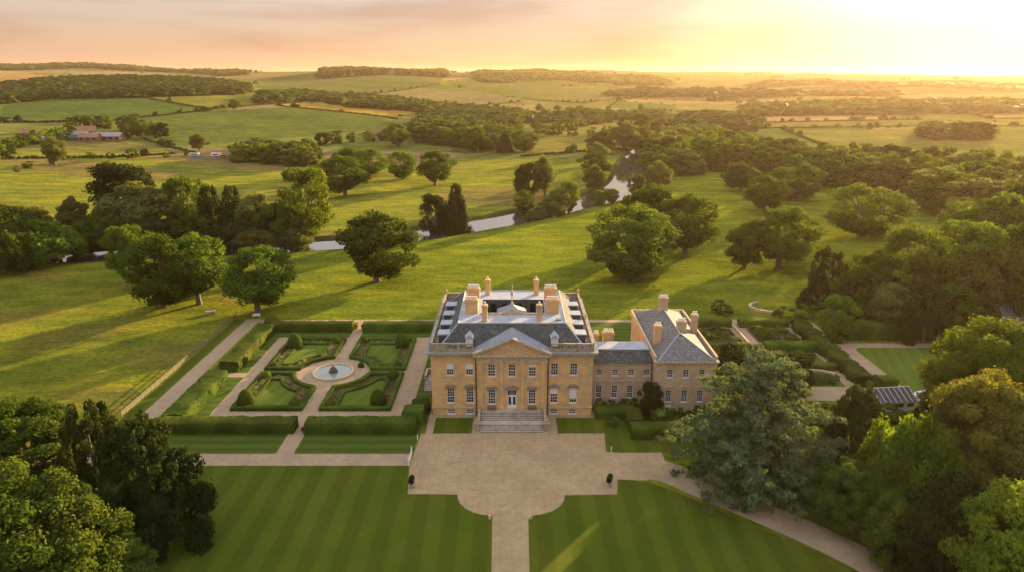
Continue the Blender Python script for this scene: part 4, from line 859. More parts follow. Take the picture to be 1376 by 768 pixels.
hx(-65.4, -61.0, -4.3, 15.8, 2.3, 'wide sunlit side hedge beside the long gravel path, nearer half', group=GH, seed=5, lump=.13)
hx(-64.6, -60.6, 20.2, 44.2, 2.4, 'wide sunlit side hedge beside the long gravel path, farther half', group=GH, seed=6, lump=.13)
hx(-61.5, -41.0, 44.9, 47.6, 2.3, 'dark clipped hedge at the back of the formal garden, left of the gap', group=GH, seed=7)
hx(-38.2, -19.0, 44.9, 47.6, 2.3, 'dark clipped hedge at the back of the formal garden, between the gap and the house', group=GH, seed=8)
hx(15.9, 24.5, -2.0, .6, 1.9, 'low clipped hedge in front of the link windows', group=GH, seed=9)
hx(21.5, 36.0, -9.6, -6.4, 2.2, 'broad clipped hedge beside the forecourt below the pavilion', group=GH, seed=10)
hx(21.5, 24.2, -6.3, -1.8, 2.2, 'short return hedge running from the forecourt to the wing', group=GH, seed=11)
hx(41.5, 57.2, 48.2, 50.6, 1.9, 'dark back hedge of the kitchen garden, nearer the wing', group='hedges of the right hand gardens', seed=12)
hx(59.4, 72.4, 48.2, 50.6, 1.9, 'dark back hedge of the kitchen garden, farther from the wing', group='hedges of the right hand gardens', seed=13)
hx(41.0, 56.8, 31.2, 33.8, 1.9, 'clipped hedge across the kitchen garden, between the wing and the path', group='hedges of the right hand gardens', seed=14)
hx(60.0, 73.0, 31.2, 33.8, 2.1, 'clipped hedge across the kitchen garden, right of the path', group='hedges of the right hand gardens', seed=15)
hx(72.6, 76.2, 12, 47.5, 2.4, 'long rolling hedge between the kitchen garden and the round cornered lawn', group='hedges of the right hand gardens', seed=16, lump=.35)
hx(64.5, 72.3, 20.6, 22.4, 1.4, 'short low hedge beside the knot garden', group='hedges of the right hand gardens', seed=17)
hx(78.6, 80.9, 36.9, 38.9, 2.6, 'bright square topiary block at the corner of the lawn path', group='hedges of the right hand gardens', seed=18)
hx(83, 97.5, 39.0, 43.5, 4.2, 'tall dark hedge behind the lawn, left of the gap', group='hedges of the right hand gardens', seed=19, dens=16, size=.3)
hx(100, 124, 39.0, 43.5, 4.4, 'tall dark hedge behind the lawn, right of the gap', group='hedges of the right hand gardens', seed=20, dens=16, size=.3)
hx(75.4, 79.0, 8.6, 11.5, 3.3, 'tiered dark topiary block near the greenhouse', group='hedges of the right hand gardens', seed=21)
# four parterre plots round the fountain
FX, FY = -39.4, 19.6
def plot(sx, sy, nm):
    x0, x1 = (-54.6, -41.5) if sx < 0 else (-37.3, -24.2); y0, y1 = (1.9, 18.4) if sy < 0 else (21.2, 39.0)
    xo, xi = (x0, x1) if sx < 0 else (x1, x0); yo, yi = (y0, y1) if sy < 0 else (y1, y0)
    def outline(ins, rad):
        a, b = xo-sx*ins*-1*-1, yo-sy*ins*-1*-1
        xo2, xi2, yo2, yi2 = xo-sx*ins, xi+sx*ins, yo-sy*ins, yi+sy*ins
        arc = []; dx0 = abs(xi2-FX); dy0 = abs(yi2-FY); t0 = math.acos(min(1, dx0/rad)); t1 = math.asin(min(1, dy0/rad))
        for t in np.linspace(t0, t1, 8): arc.append((FX+sx*rad*math.cos(t), FY+sy*rad*math.sin(t)))
        return [(xo2, yo2), (xi2, yo2)]+arc+[(xo2, yi2)]
    out = outline(0, 8.4)
    hedge('box_hedge', out, .95, .75, f'low outer box hedge round the {nm} parterre plot', 'hedge', 'low box hedges of the parterre', 'box_leaf', 60, .12, .06, .6, seed=int(sx*3+sy*7+20), closed=True)
    sheet('plot_bed', [(x, y) for x, y in out], .034, 'earth'); inn = outline(2.6, 11.0)
    if sy < 0: inn[0] = (inn[0][0], yo-sy*.9); inn[1] = (inn[1][0], yo-sy*.9)
    hedge('box_hedge', inn, .6, .5, f'low inner box hedge framing the grass of the {nm} parterre plot', 'hedge', 'low box hedges of the parterre', 'box_leaf', 60, .12, .08, .6, seed=int(sx*3+sy*7+40), closed=True)
    sheet('plot_lawn', inn, .040, 'fine_lawn')
    rg = np.random.default_rng(int(sx+sy*2+9)); A = np.array(out); I = np.array(inn); n = 0; pos = []
    while len(pos) < 230:
        p = (rg.uniform(x0, x1), rg.uniform(y0, y1))
        ins = inpoly(np.array([p[0]]), np.array([p[1]]), inn)[0]; ou = inpoly(np.array([p[0]]), np.array([p[1]]), outline(.7, 9.1))[0]
        if ou and not ins: pos.append(p)
        n += 1
        if n > 20000: break
    pos = np.array(pos); C = np.c_[pos, rg.uniform(.15, .4, len(pos))]; r = rg.uniform(.18, .5, len(pos)); v, f, t = cloud(C, np.c_[r, r, r*.8], 6500, .15, rg, np.array([0, 0, -5.]))
    o = mesh_obj('flower_bed', v, f, ['light_leaf', 'flower'], tint=t, midx=(rg.uniform(0, 1, len(f)) < .42).astype(int)); tag(o, f'mixed flowers and low foliage in the {nm} parterre plot', 'flower bed', kind='stuff')
for sx, sy, nm in ((-1, -1, 'front left'), (1, -1, 'front right'), (-1, 1, 'back left'), (1, 1, 'back right')): plot(sx, sy, nm)
def topiary(x, y, r, h, label, squash=.0, seed=0, name='topiary_bush'):
    rg = np.random.default_rng(seed+50); n = 22; prof = []
    for i in range(13):
        t = i/12; z = h*t; rr = r*(1 if t < .35 else math.sqrt(max(0.0, 1-((t-.35)/.65)**2.3)))*(.92+.08*math.sin(t*5)); prof.append((max(rr, .05), z))
    mb = MB(); mb.lathe(x, y, prof, n); q = [[mb.v[i] for i in f] for f in mb.f if len(f) == 4]; V = np.array(mb.v); F = np.array([f for f in mb.f if len(f) == 4])
    cv_, cf_, ct_ = surf_cards(q, 45, .16, rg); o = mesh_obj(name, np.concatenate([V, cv_]), np.concatenate([F, cf_+len(V)]), 'hedge_leaf', tint=np.r_[np.full(len(V), .3), ct_*.7]); return tag(o, label, 'topiary', 'clipped topiary of the parterre')
topiary(-52.9, 4.4, 1.6, 3.2, 'tall rounded yew dome in the front left parterre plot', seed=1); topiary(-26.6, 4.2, 1.55, 3.3, 'tall rounded yew dome in the front right parterre plot', seed=2)
topiary(-52.3, 34.4, 1.7, 3.7, 'tall rounded yew dome in the back left parterre plot', seed=3); topiary(-26.6, 34.8, 1.6, 3.5, 'tall rounded yew dome in the back right parterre plot', seed=4)
for i, (x, y, r, l) in enumerate(((-43.2, 4.0, 1.0, 'small clipped ball at the near right corner of the front left plot'), (-53.2, 16.9, 1.0, 'small clipped ball at the back corner of the front left plot'), (-36.0, 3.6, 1.0, 'small clipped ball at the near left corner of the front right plot'),
        (-25.8, 16.7, 1.2, 'clipped ball at the back corner of the front right plot beside the house path'), (-43.0, 37.4, .95, 'small clipped ball at the far right corner of the back left plot'), (-53.4, 22.6, .8, 'small clipped ball at the near corner of the back left plot'),
        (-36.2, 37.6, .95, 'small clipped ball at the far left corner of the back right plot'), (-25.8, 22.8, .9, 'small clipped ball at the near right corner of the back right plot'), (-34.0, 22.9, .7, 'tiny clipped ball at the near left corner of the back right plot'))): topiary(x, y, r, r*1.6, l, seed=10+i)
topiary(-62.6, 48.6, 2.0, 3.4, 'broad rounded bush where the side hedge meets the back hedge', seed=30); topiary(-65.4, -5.6, 1.5, 2.3, 'rounded bush closing the left end of the front hedge', seed=31)
# fountain
fo = empty('fountain', (FX, FY, 0)); tag(fo, 'round stone fountain pool with a small mossy statue at its centre', 'fountain')
m = MB(); n = 48; R0, R1 = 4.0, 4.45
m.add([(r*math.cos(2*math.pi*i/n), r*math.sin(2*math.pi*i/n), z) for r, z in ((R1, 0), (R1, .42), (R0, .42), (R0, .05)) for i in range(n)], [(k*n+i, k*n+(i+1) % n, (k+1)*n+(i+1) % n, (k+1)*n+i) for k in range(3) for i in range(n)]); m.build('rim', 'trim_stone', fo)
m = MB(); m.prism([(4.0*math.cos(2*math.pi*i/n), 4.0*math.sin(2*math.pi*i/n)) for i in range(n)], .04, .26); m.build('water', 'pool_water', fo)
m = MB(); m.lathe(0, 0, [(1.0, .05), (1.05, .4), (.75, .7), (.8, .95), (.45, 1.2), (.5, 1.35), (.2, 1.5)], 11); m.build('rockwork', 'earth', fo)
m = MB(); m.lathe(0, 0, [(.32, 1.45), (.2, 1.8), (.26, 2.1), (.22, 2.3), (.08, 2.4), (.15, 2.52), (.14, 2.65), (.03, 2.76)], 9); m.tube((-.2, 0, 2.1), (-.55, -.1, 2.5), .08, .05, 6); m.tube((.2, 0, 2.1), (.45, -.1, 1.8), .08, .05, 6); m.build('statue', 'trim_stone', fo, True)
# post and rail fence left of the long path
fe = empty('wooden_fence', (-74.9, 0, 0)); tag(fe, 'weathered post and rail fence dividing the meadow from the long gravel path', 'fence')
ys = np.linspace(-1, 56, 30)
for y in ys: m = MB(); m.box(-.08, .08, y-.08, y+.08, 0, 1.35); m.build('post', 'fence_wood', fe)
for z in (.35, .7, 1.08): m = MB(); m.box(.082, .13, -1, 56, z, z+.15); m.build('rail', 'fence_wood', fe)
# small garden things
def planter(x, y, label):
    e = empty('potted_tree', (x, y, 0)); tag(e, label, 'potted tree', 'potted trees on the forecourt corners')
    m = MB(); m.lathe(0, 0, [(.3, 0), (.36, .1), (.42, .55), (.48, .6)], 12); m.build('pot', 'step_stone', e); m = MB(); m.tube((0, 0, .5), (0, 0, 1.5), .05, .04, 6); m.build('stem', 'bark', e)
    rg = np.random.default_rng(5); v, f, t = cloud(np.array([[0, 0, 1.5], [.1, 0, 1.9], [-.1, .1, .9]]), np.array([[.5]*3, [.4]*3, [.45]*3]), 700, .16, rg, np.array([0, 0, 1.2])); mesh_obj('foliage', v, f, 'dark_leaf', e, tint=t)
planter(-15.9, -24.6, 'small potted tree on the left corner of the gravel forecourt'); planter(15.5, -24.2, 'small potted tree on the right corner of the gravel forecourt')
for x, l in ((-3.3, 'small low stone bollard on the left side of the drive mouth'), (2.8, 'small low stone bollard on the right side of the drive mouth')):
    m = MB(); m.lathe(x, -32.6, [(.22, 0), (.2, .4), (.26, .45), (.2, .62), (.04, .7)], 9); tag(m.build('stone_bollard', 'trim_stone'), l, 'bollard', 'bollards at the mouth of the drive')
def pot(x, y, l, grp, m_='terracotta'):
    e = empty('flower_pot', (x, y, 0)); tag(e, l, 'flower pot', grp); m = MB(); m.lathe(0, 0, [(.25, 0), (.38, .6), (.44, .66)], 10); m.build('pot', m_, e); rg = np.random.default_rng(4); v, f, t = cloud(np.array([[0, 0, .9]]), np.array([[.5, .5, .4]]), 260, .16, rg, np.array([0, 0, .5])); mesh_obj('plant', v, f, 'bronze_leaf', e, tint=t)
pot(-40.5, -7.2, 'dark flower pot at the left side of the front hedge gap', 'pots in the hedge gaps'); pot(-38.1, -7.2, 'dark flower pot at the right side of the front hedge gap', 'pots in the hedge gaps')
pot(-40.4, 47.4, 'flower pot at the left side of the rear hedge gap', 'pots in the hedge gaps'); pot(-38.7, 47.4, 'flower pot at the right side of the rear hedge gap', 'pots in the hedge gaps')
e = empty('white_gate', (-17.35, -16.3, 0)); tag(e, 'white painted gate across the gravel road at the edge of the forecourt', 'gate')
for y in (-1.9, 1.9): m = MB(); m.box(-.1, .1, y-.1, y+.1, 0, 1.4); m.build('post', 'white_paint', e)
for z in (.3, .65, 1.0): m = MB(); m.box(-.03, .03, -1.8, 1.8, z, z+.1); m.build('rail', 'white_paint', e)
for (x, y, l) in ((-17.0, -9.5, 'short white marker post on the grass edge by the forecourt'), (17.3, -13.6, 'short white marker post on the grass right of the forecourt')): m = MB(); m.lathe(x, y, [(.09, 0), (.09, .9), (.03, 1.0)], 8); tag(m.build('marker_post', 'white_paint'), l, 'post', 'marker posts by the forecourt')
e = empty('white_bench', (-69.6, 56.5, 0), .2); tag(e, 'white bench at the far end of the long gravel path', 'bench')
m = MB(); m.box(-1, 1, -.25, .25, .42, .48); m.build('seat', 'white_paint', e); m = MB(); m.box(-1, 1, .2, .26, .5, 1.0); m.build('backrest', 'white_paint', e)
for x in (-.9, .9): m = MB(); m.box(x-.05, x+.05, -.22, .22, 0, .42); m.build('leg', 'white_paint', e)
g = P(283, 421); e = empty('water_trough', (g.x, g.y, 0), .4); tag(e, 'grey cattle trough in the shade of the large double oak', 'trough'); m = MB(); m.box(-1.3, 1.3, -.45, .45, .25, .8); m.build('basin', 'sheet_roof', e)
for x in (-1, 1): m = MB(); m.box(x-.1, x+.1, -.4, .4, 0, .25); m.build('foot', 'step_stone', e)
# ------------------------------------------------------------------ right hand gardens: greenhouse, outbuildings, low walls
def building(name, label, x, y, rz, w_, d, h, rise, wallm, roofm, wins=2, cat='building', z=0, group=None, hip=0.0, door=True, chim=0):
    e = empty(name, (x, y, z), rz); tag(e, label, cat, group); W = MB(); n = max(1, wins); ops = [(w_*(i+.5)/n-w_*.05-.3, w_*(i+.5)/n+w_*.05+.3, h*.4, h*.8) for i in range(wins)]
    facade(W, (-w_/2, -d/2), (1, 0), w_, 0, h, ops, .15); facade(W, (w_/2, -d/2), (0, 1), d, 0, h, []); facade(W, (w_/2, d/2), (-1, 0), w_, 0, h, []); facade(W, (-w_/2, d/2), (0, -1), d, 0, h, [])
    if not hip: W.add([(w_/2, -d/2, h), (w_/2, d/2, h), (w_/2, 0, h+rise), (-w_/2, -d/2, h), (-w_/2, d/2, h), (-w_/2, 0, h+rise)], [(0, 1, 2), (5, 4, 3)])
    W.build('wall', wallm, e); r = MB(); q = .35; k = rise*q/(d/2); hh = hip*w_/2
    r.add([(-w_/2-q, -d/2-q, h-k), (w_/2+q, -d/2-q, h-k), (w_/2+q, d/2+q, h-k), (-w_/2-q, d/2+q, h-k), (-w_/2-q*(not hip)+hh, 0, h+rise+.02), (w_/2+q*(not hip)-hh, 0, h+rise+.02)], [(0, 1, 5, 4), (2, 3, 4, 5)]+([(1, 2, 5), (3, 0, 4)] if hip else [])); ro = r.build('roof', roofm, e)
    for (a, b, c, d2) in ops: m = MB(); m.box(-w_/2+a, -w_/2+b, -d/2+.08, -d/2+.14, c, d2); m.build('window', 'glass', e)
    if door: m = MB(); m.box(-.5, .5, -d/2-.04, -d/2+.02, 0, min(2.1, h*.8)); m.build('door', 'wood', e)
    for i in range(chim): m = MB(); cx = -w_*.3+i*w_*.6; m.box(cx-.5, cx+.5, -.4, .4, h+rise*.6, h+rise+1.4); m.build('chimney', wallm, ro)
    return e
gh = building('glasshouse', 'low grey roofed glasshouse between the dark yew and the lawn path', 74.2, 4.2, .12, 8.5, 6, 2.2, 1.5, 'white_paint', 'slate', 4, 'greenhouse')
m = MB()
for i in range(9):
    for s in (-1, 1): m.tube((-4.4+i*1.1, s*3.3, 2.1), (-4.4+i*1.1, 0, 3.78), .05, .05, 4)
m.tube((-4.5, 0, 3.8), (4.5, 0, 3.8), .08, .08, 5); m.build('glazing_bars', 'white_paint', gh)
building('slate_lodge', 'dark slate roofed lodge half hidden behind the yellow green tree at the right edge', 128, 48, .35, 15, 10, 3.4, 4.2, 'pale_stone', 'slate', 3, 'building', hip=.45, chim=1)
building('garden_shed', 'small stone garden building behind the pale round tree', 85.5, 50, -.1, 5, 4, 2.8, 1.6, 'pale_stone', 'slate', 1, 'building')
m = MB(); m.add([(76+r*math.cos(a), 64+r*.6*math.sin(a), z) for (r, z) in ((9, 0), (9, .7), (8.2, .7), (8.2, 0)) for a in np.linspace(2.2, 4.4, 16)], [(k*16+i, k*16+i+1, (k+1)*16+i+1, (k+1)*16+i) for k in range(3) for i in range(15)]); tag(m.build('garden_wall', 'pale_stone'), 'low curved pale stone wall where the park meets the right hand plantation', 'wall')
m = MB(); n = 24
m.add([(88+6.5*math.cos(a)*r, 7.0+3.2*math.sin(a)*r, z) for (r, z) in ((1, 0), (1, .5), (.9, .5), (.9, .02)) for a in np.linspace(.1, math.pi-.1, n)], [(k*n+i, k*n+i+1, (k+1)*n+i+1, (k+1)*n+i) for k in range(3) for i in range(n-1)]); tag(m.build('stone_kerb', 'white_paint'), 'pale curved stone edging at the near end of the round cornered lawn', 'kerb')
m = MB(); m.add([(66+r*math.cos(a), 16+r*.8*math.sin(a), z) for (r, z) in ((5.2, 0), (5.2, .7), (4.6, .7), (4.6, 0)) for a in np.linspace(.2, 2.6, 16)], [(k*16+i, k*16+i+1, (k+1)*16+i+1, (k+1)*16+i) for k in range(3) for i in range(15)]); tag(m.build('garden_wall', 'pale_stone'), 'low curved stone wall round the knot garden beds', 'wall')
m = MB(); m.box(57.5, 57.9, 34, 48, 0, .8); tag(m.build('garden_wall', 'pale_stone'), 'low straight stone wall edging the path through the kitchen garden', 'wall')
sheet('garden_bed', rect(42, 56.6, 34.5, 47.6), .03, 'earth'); sheet('garden_bed', rect(60.6, 71.6, 34.5, 47.6), .03, 'earth'); sheet('garden_bed', rect(60, 71.5, 23, 30.6), .03, 'fine_lawn'); sheet('garden_bed', rect(62, 70.5, 12.5, 19.5), .03, 'fine_lawn'); sheet('garden_bed', rect(41, 58, 10, 30.6), .03, 'fine_lawn')
# ------------------------------------------------------------------ tree stock
proto_tree('oakA', 'oak_tree', 'oak_leaf', mk_round(1, nc=100, n=15000, size=.46, lob=.55, base=.04))
proto_tree('oakB', 'oak_tree', 'oak_leaf', mk_round(2, nc=84, n=15000, size=.46, lob=.65, cr=(.10, .25), base=.06))
proto_tree('oakC', 'oak_tree', 'oak_leaf', mk_round(3, nc=105, n=16000, size=.46, lob=.5, base=.03))
proto_tree('ashA', 'broadleaf_tree', 'light_leaf', mk_round(4, nc=88, n=15000, size=.46, lob=.55, base=.10, flat=.95))
proto_tree('ashB', 'broadleaf_tree', 'olive_leaf', mk_round(5, nc=88, n=15000, size=.46, lob=.6, base=.06, flat=.95))
proto_tree('willow', 'willow_tree', 'olive_leaf', mk_droop(6, nc=110, n=12000, size=.55))
proto_tree('willowD', 'willow_tree', 'oak_leaf', mk_droop(7, nc=120, n=14000, size=.50))
proto_tree('alder', 'alder_tree', 'dark_leaf', mk_cone(8, H=16, R=5, nc=150, n=12000, size=.5, pw=.5, top=.2, qs=1.6))
proto_tree('bronze', 'broadleaf_tree', 'bronze_leaf', mk_round(9, nc=90, n=14000, size=.46, base=.05))
proto_tree('darkR', 'broadleaf_tree', 'dark_leaf', mk_round(10, nc=88, n=15000, size=.46, base=.04, lob=.3))
# near the camera: finer leaves
proto_tree('limeN', 'lime_tree', 'light_leaf', mk_round(21, H=17, R=9, nc=190, n=62000, size=.30, lob=.26, cr=(.09, .19), base=.04, flat=1.0))
proto_tree('limeM', 'lime_tree', 'mid_leaf', mk_round(22, H=17, R=8, nc=190, n=56000, size=.30, lob=.34, cr=(.09, .18), base=.05, flat=1.0))
proto_tree('bronzeN', 'broadleaf_tree', 'bronze_leaf', mk_round(23, H=18, R=9.5, nc=200, n=60000, size=.30, lob=.3, cr=(.08, .18), base=.03, flat=1.0))
proto_tree('yewN', 'yew_tree', 'dark_leaf', mk_cone(24, H=15, R=6.5, nc=170, n=46000, size=.30, droop=.5, pw=.6, top=.15, lob=.3))
proto_tree('yewM', 'yew_tree', 'dark_leaf', mk_cone(25, H=15, R=7, nc=170, n=46000, size=.30, droop=.4, pw=.5, top=.2, lob=.35))
proto_tree('weepN', 'weeping_tree', 'oak_leaf', mk_droop(26, H=15, R=8, nc=200, n=60000, size=.30))
proto_tree('freshN', 'broadleaf_tree', 'fresh_leaf', mk_round(27, H=10, R=5, nc=130, n=30000, size=.26, lob=.3, cr=(.10, .2), base=.02, flat=1.05))
proto_tree('cedar', 'cedar_tree', 'cedar_leaf', mk_cedar(28))
proto_tree('shrub', 'garden_shrub', 'hedge_leaf', mk_round(31, H=2.4, R=1.5, nc=26, n=1500, size=.22, base=-.1, trunk=False, limbs=0, flat=1.1), parts=False)
proto_tree('shrubL', 'garden_shrub', 'olive_leaf', mk_round(32, H=2.0, R=1.5, nc=26, n=1500, size=.22, base=-.1, trunk=False, limbs=0, flat=1.1), parts=False)
proto_tree('shrubF', 'garden_shrub', 'light_leaf', mk_round(33, H=2.2, R=1.4, nc=26, n=1500, size=.2, base=-.1, trunk=False, limbs=0, flat=1.1), parts=False)
proto_tree('midA', 'woodland_tree', 'oak_leaf', mk_round(41, nc=45, n=4200, size=.85, lob=.3, base=.05, flat=1.0, limbs=4), parts=False)
proto_tree('midB', 'woodland_tree', 'oak_leaf', mk_round(42, nc=50, n=4200, size=.85, lob=.38, base=.02, flat=1.05, limbs=4), parts=False)
proto_tree('midC', 'woodland_tree', 'olive_leaf', mk_round(43, nc=45, n=4000, size=.85, lob=.35, base=.02, flat=1.0, limbs=4), parts=False)
proto_tree('midD', 'woodland_tree', 'dark_leaf', mk_round(44, nc=45, n=4000, size=.85, lob=.35, base=.02, flat=1.0, limbs=4), parts=False)
proto_tree('midE', 'woodland_tree', 'light_leaf', mk_round(45, nc=45, n=4000, size=.85, lob=.35, base=.02, flat=1.0, limbs=4), parts=False)
T = place; PK = 'parkland trees'; RB = 'trees along the river'; HG = 'trees on the pasture beyond the river'; NR = 'trees of the right hand plantation'; FG = 'large trees nearest the camera'
# parkland on the near side of the river
T('oakB', 507, 378, 288, 98, 'lone round oak on the sunlit grass just before the river bend, trunk visible', 'tree', PK)
T('oakA', 852, 374, 280, 120, 'largest dark oak of the three clustered behind the house towards the river', 'tree', PK)
T('oakC', 920, 346, 264, 82, 'oak at the right of the cluster of three behind the house', 'tree', PK)
T('oakB', 874, 330, 248, 66, 'oak with a sunlit top at the back of the cluster of three', 'tree', PK, rz=2.2)
T('oakC', 1046, 361, 281, 96, 'wide spreading oak, right half of the joined pair on the open park', 'tree', PK, rz=1.0)
T('oakB', 1000, 360, 298, 56, 'smaller oak, left half of the joined pair on the open park', 'tree', PK, rz=4.0)
T('oakA', 1160, 317, 250, 90, 'spreading lone oak with ragged edges in front of the long wood', 'tree', PK, rz=3.2)
T('oakC', 1026, 285, 236, 54, 'round oak standing forward of two others below the long wood', 'tree', PK, rz=5.0)
T('oakA', 1066, 270, 220, 62, 'broad oak close to the edge of the long wood', 'tree', PK, rz=.3)
T('oakB', 995, 258, 219, 46, 'leftmost oak of the three below the long wood', 'tree', PK, rz=1.3)
T('oakA', 222, 412, 312, 84, 'left half of the great double oak beside the meadow', 'tree', PK, rz=5.5)
T('oakC', 268, 408, 318, 84, 'right half of the great double oak beside the meadow', 'tree', PK, rz=2.6)
T('ashA', 184, 388, 304, 56, 'paler tree leaning out behind the great double oak', 'tree', PK)
T('oakC', 347, 419, 333, 94, 'dense round tree at the far end of the long gravel path', 'tree', PK, rz=.9)
T('bronze', 349, 344, 310, 48, 'small olive brown tree by the river above the gravel path', 'tree', PK)
# river banks, left reach
for a in (('darkR', 176, 318, 220, 84, 'tall dark tree rising highest in the riverside clump'), ('ashB', 196, 326, 248, 92, 'wide olive tree in front of the dark one in the riverside clump'), ('oakC', 148, 334, 278, 66, 'low dark bushy tree at the left foot of the riverside clump'),
          ('ashA', 250, 322, 238, 58, 'rounded tree in the middle of the riverside clump'), ('alder', 288, 326, 246, 44, 'dark narrow tree in the middle of the riverside clump'), ('alder', 318, 326, 243, 40, 'dark narrow alder beside its twin in the riverside clump'),
          ('ashB', 350, 326, 250, 56, 'grey green willow like tree at the right of the riverside clump'), ('oakC', 268, 334, 280, 60, 'dark low tree at the water in the riverside clump'), ('oakB', 378, 330, 262, 52, 'dark tree left of the tall yellow green one by the river'),
          ('ashA', 412, 326, 218, 78, 'tall billowing yellow green tree on the far river bank'), ('ashB', 392, 334, 294, 44, 'small round willow at the foot of the tall yellow green tree'), ('darkR', 220, 336, 290, 60, 'dark undergrowth tree at the water by the riverside clump'),
          ('darkR', 330, 334, 286, 60, 'dark low tree overhanging the water left of the round willow'), ('willowD', 58, 354, 298, 92, 'large weeping willow at the left edge near the bright water'), ('oakB', 18, 352, 268, 84, 'dark tree cut by the left edge of the view beside the river'),
          ('ashB', 100, 322, 266, 42, 'slender brownish tree standing behind the large willow'), ('willowD', 6, 366, 300, 70, 'lowest dark tree at the left edge on the near river bank'), ('oakC', 112, 338, 290, 50, 'small dark tree between the large willow and the riverside clump'), ('bronze', 40, 326, 276, 66, 'brownish tree behind the large willow at the left edge')): T(a[0], *a[1:5], a[5], 'tree', RB)
# pasture beyond the river
for a in (('oakC', 464, 264, 211, 68, 'broad dark tree on the pasture beside the tall yellow green tree'), ('oakA', 494, 236, 199, 52, 'oak right behind the broad dark tree on the pasture'), ('oakB', 470, 232, 198, 34, 'smaller oak left behind the broad dark tree on the pasture'),
          ('oakA', 543, 241, 204, 40, 'spreading small oak on the pasture, left of a rounder one'), ('oakC', 585, 249, 203, 46, 'round dark oak on the pasture above the narrow pair'), ('darkR', 584, 310, 254, 38, 'shorter cone shaped tree of the pair at the river edge'),
          ('alder', 614, 310, 241, 34, 'taller narrow tree of the pair at the river edge'), ('oakC', 536, 198, 166, 34, 'round tree at the left foot of the hanging wood'), ('oakC', 642, 204, 171, 30, 'rounded tree below the right end of the hanging wood'),
          ('alder', 678, 205, 180, 20, 'small cone shaped tree next to the rounded one below the hanging wood'), ('oakA', 705, 204, 175, 34, 'spreading oak right of the small cone shaped tree'), ('darkR', 707, 268, 220, 32, 'dark tree, left of the small clump at the river bend'),
          ('ashB', 732, 264, 210, 36, 'lighter feathery tree in the small clump at the river bend'), ('oakC', 706, 286, 249, 30, 'round low tree at the front of the clump at the river bend'), ('ashB', 742, 288, 250, 40, 'olive willow leaning over the water at the river bend'),
          ('ashA', 764, 284, 239, 36, 'golden willow on the river bend'), ('ashA', 804, 277, 256, 22, 'small round bush on the near bank at the river bend'), ('ashA', 823, 275, 254, 20, 'small bush on the near bank beside its twin'),
          ('ashB', 801, 256, 219, 32, 'round grey green willow on the left bank of the upper river'), ('oakC', 801, 240, 206, 40, 'dense tree behind the round willow on the left bank'), ('ashB', 803, 222, 192, 28, 'small willow farther up the left bank'), ('ashB', 806, 207, 177, 32, 'leafy willow up the left bank where the river narrows'),
          ('ashB', 838, 203, 164, 38, 'tall willow mirrored in the narrow river'), ('ashB', 862, 201, 166, 32, 'tall pale willow at the water right of its mirrored neighbour'), ('ashB', 884, 254, 217, 30, 'round pale willow on the right bank at the corner of the wood'),
          ('oakB', 888, 240, 207, 34, 'dark tree behind the round pale willow on the right bank'), ('oakB', 856, 265, 234, 22, 'thin open tree overhanging the wide bright water'), ('oakC', 838, 176, 156, 18, 'small dark round tree by the golden field'), ('oakC', 862, 181, 153, 22, 'larger dark round tree by the golden field'),
          ('bronze', 720, 292, 278, 30, 'dark reddish bush at the water edge of the river bend')): T(a[0], *a[1:5], a[5], 'tree', HG)
# plantation at the right, behind the lawn
for a in (('yewM', 1108, 410, 337, 66, 'dark yew at the left end of the right hand plantation'), ('oakC', 1165, 420, 340, 66, 'dark green tree behind the yew in the right hand plantation'), ('ashA', 1212, 404, 306, 84, 'bright yellow green tree, left of the sunlit group'),
          ('ashA', 1284, 408, 299, 104, 'broad yellow green tree with the sun on its crown'), ('oakB', 1330, 372, 264, 108, 'big hazy green tree behind the sunlit group'), ('bronze', 1286, 440, 352, 84, 'reddish brown tree below the sunlit group'),
          ('bronze', 1346, 436, 334, 82, 'bronze tree near the right edge above the slate roof'), ('ashB', 1190, 444, 381, 68, 'pale rounded tree behind the tall dark hedge'), ('ashA', 1115, 458, 397, 48, 'small pale green rounded tree near the kitchen garden hedge'),
          ('oakC', 1150, 436, 362, 60, 'dark tree between the yew and the pale rounded tree'), ('yewM', 1240, 458, 386, 74, 'dark conifer right of the pale rounded tree'), ('oakC', 1280, 452, 385, 70, 'dark tree behind the tall hedge, left of the slate roof'),
          ('bronze', 1240, 430, 338, 74, 'brownish tree in front of the bright yellow green one'), ('oakC', 1372, 420, 300, 90, 'dark tree cut by the right edge behind the slate roof'), ('darkR', 1400, 440, 372, 74, 'dark tree at the right edge behind the slate lodge'),
          ('oakB', 1376, 350, 240, 80, 'hazy tree cut by the right edge below the sun'), ('oakA', 1290, 345, 268, 74, 'hazy green tree between the open park and the sunlit group'), ('ashA', 1376, 388, 262, 90, 'golden hazed tree at the right edge')): T(a[0], *a[1:5], a[5], 'tree', NR)
for k, x, y, h, w2, l in (('ashA', 106, 60, 16, 14, 'tall tree behind the tall dark hedge, nearest the garden buildings'), ('darkR', 50, 11.5, 8.4, 9, 'dark low tree added behind the cedar to block low sun, by the pavilion lawn'), ('darkR', 56.5, 9, 8.4, 9, 'dark low tree added behind the cedar to shade the lawn, nearest the yew'), ('darkR', 43.5, -1.0, 9, 9, 'dark sun-blocking tree added at the front right corner of the pavilion, behind the cedar'), ('darkR', 42.6, 5.5, 7, 6.5, 'small dark tree added as sun screen on the pavilion right side, mostly behind the cedar'), ('darkR', 45.5, 13, 9, 9.5, 'dark low tree added between pavilion and cedar to shade the lawn')):  # the darkR trees are added to keep low sun off the front lawn
    pr = _pcache[k][1]; use_tree(k, (x, y, -.05), x*.7, w2/pr['w'], h/pr['h'], l, 'tree', NR)
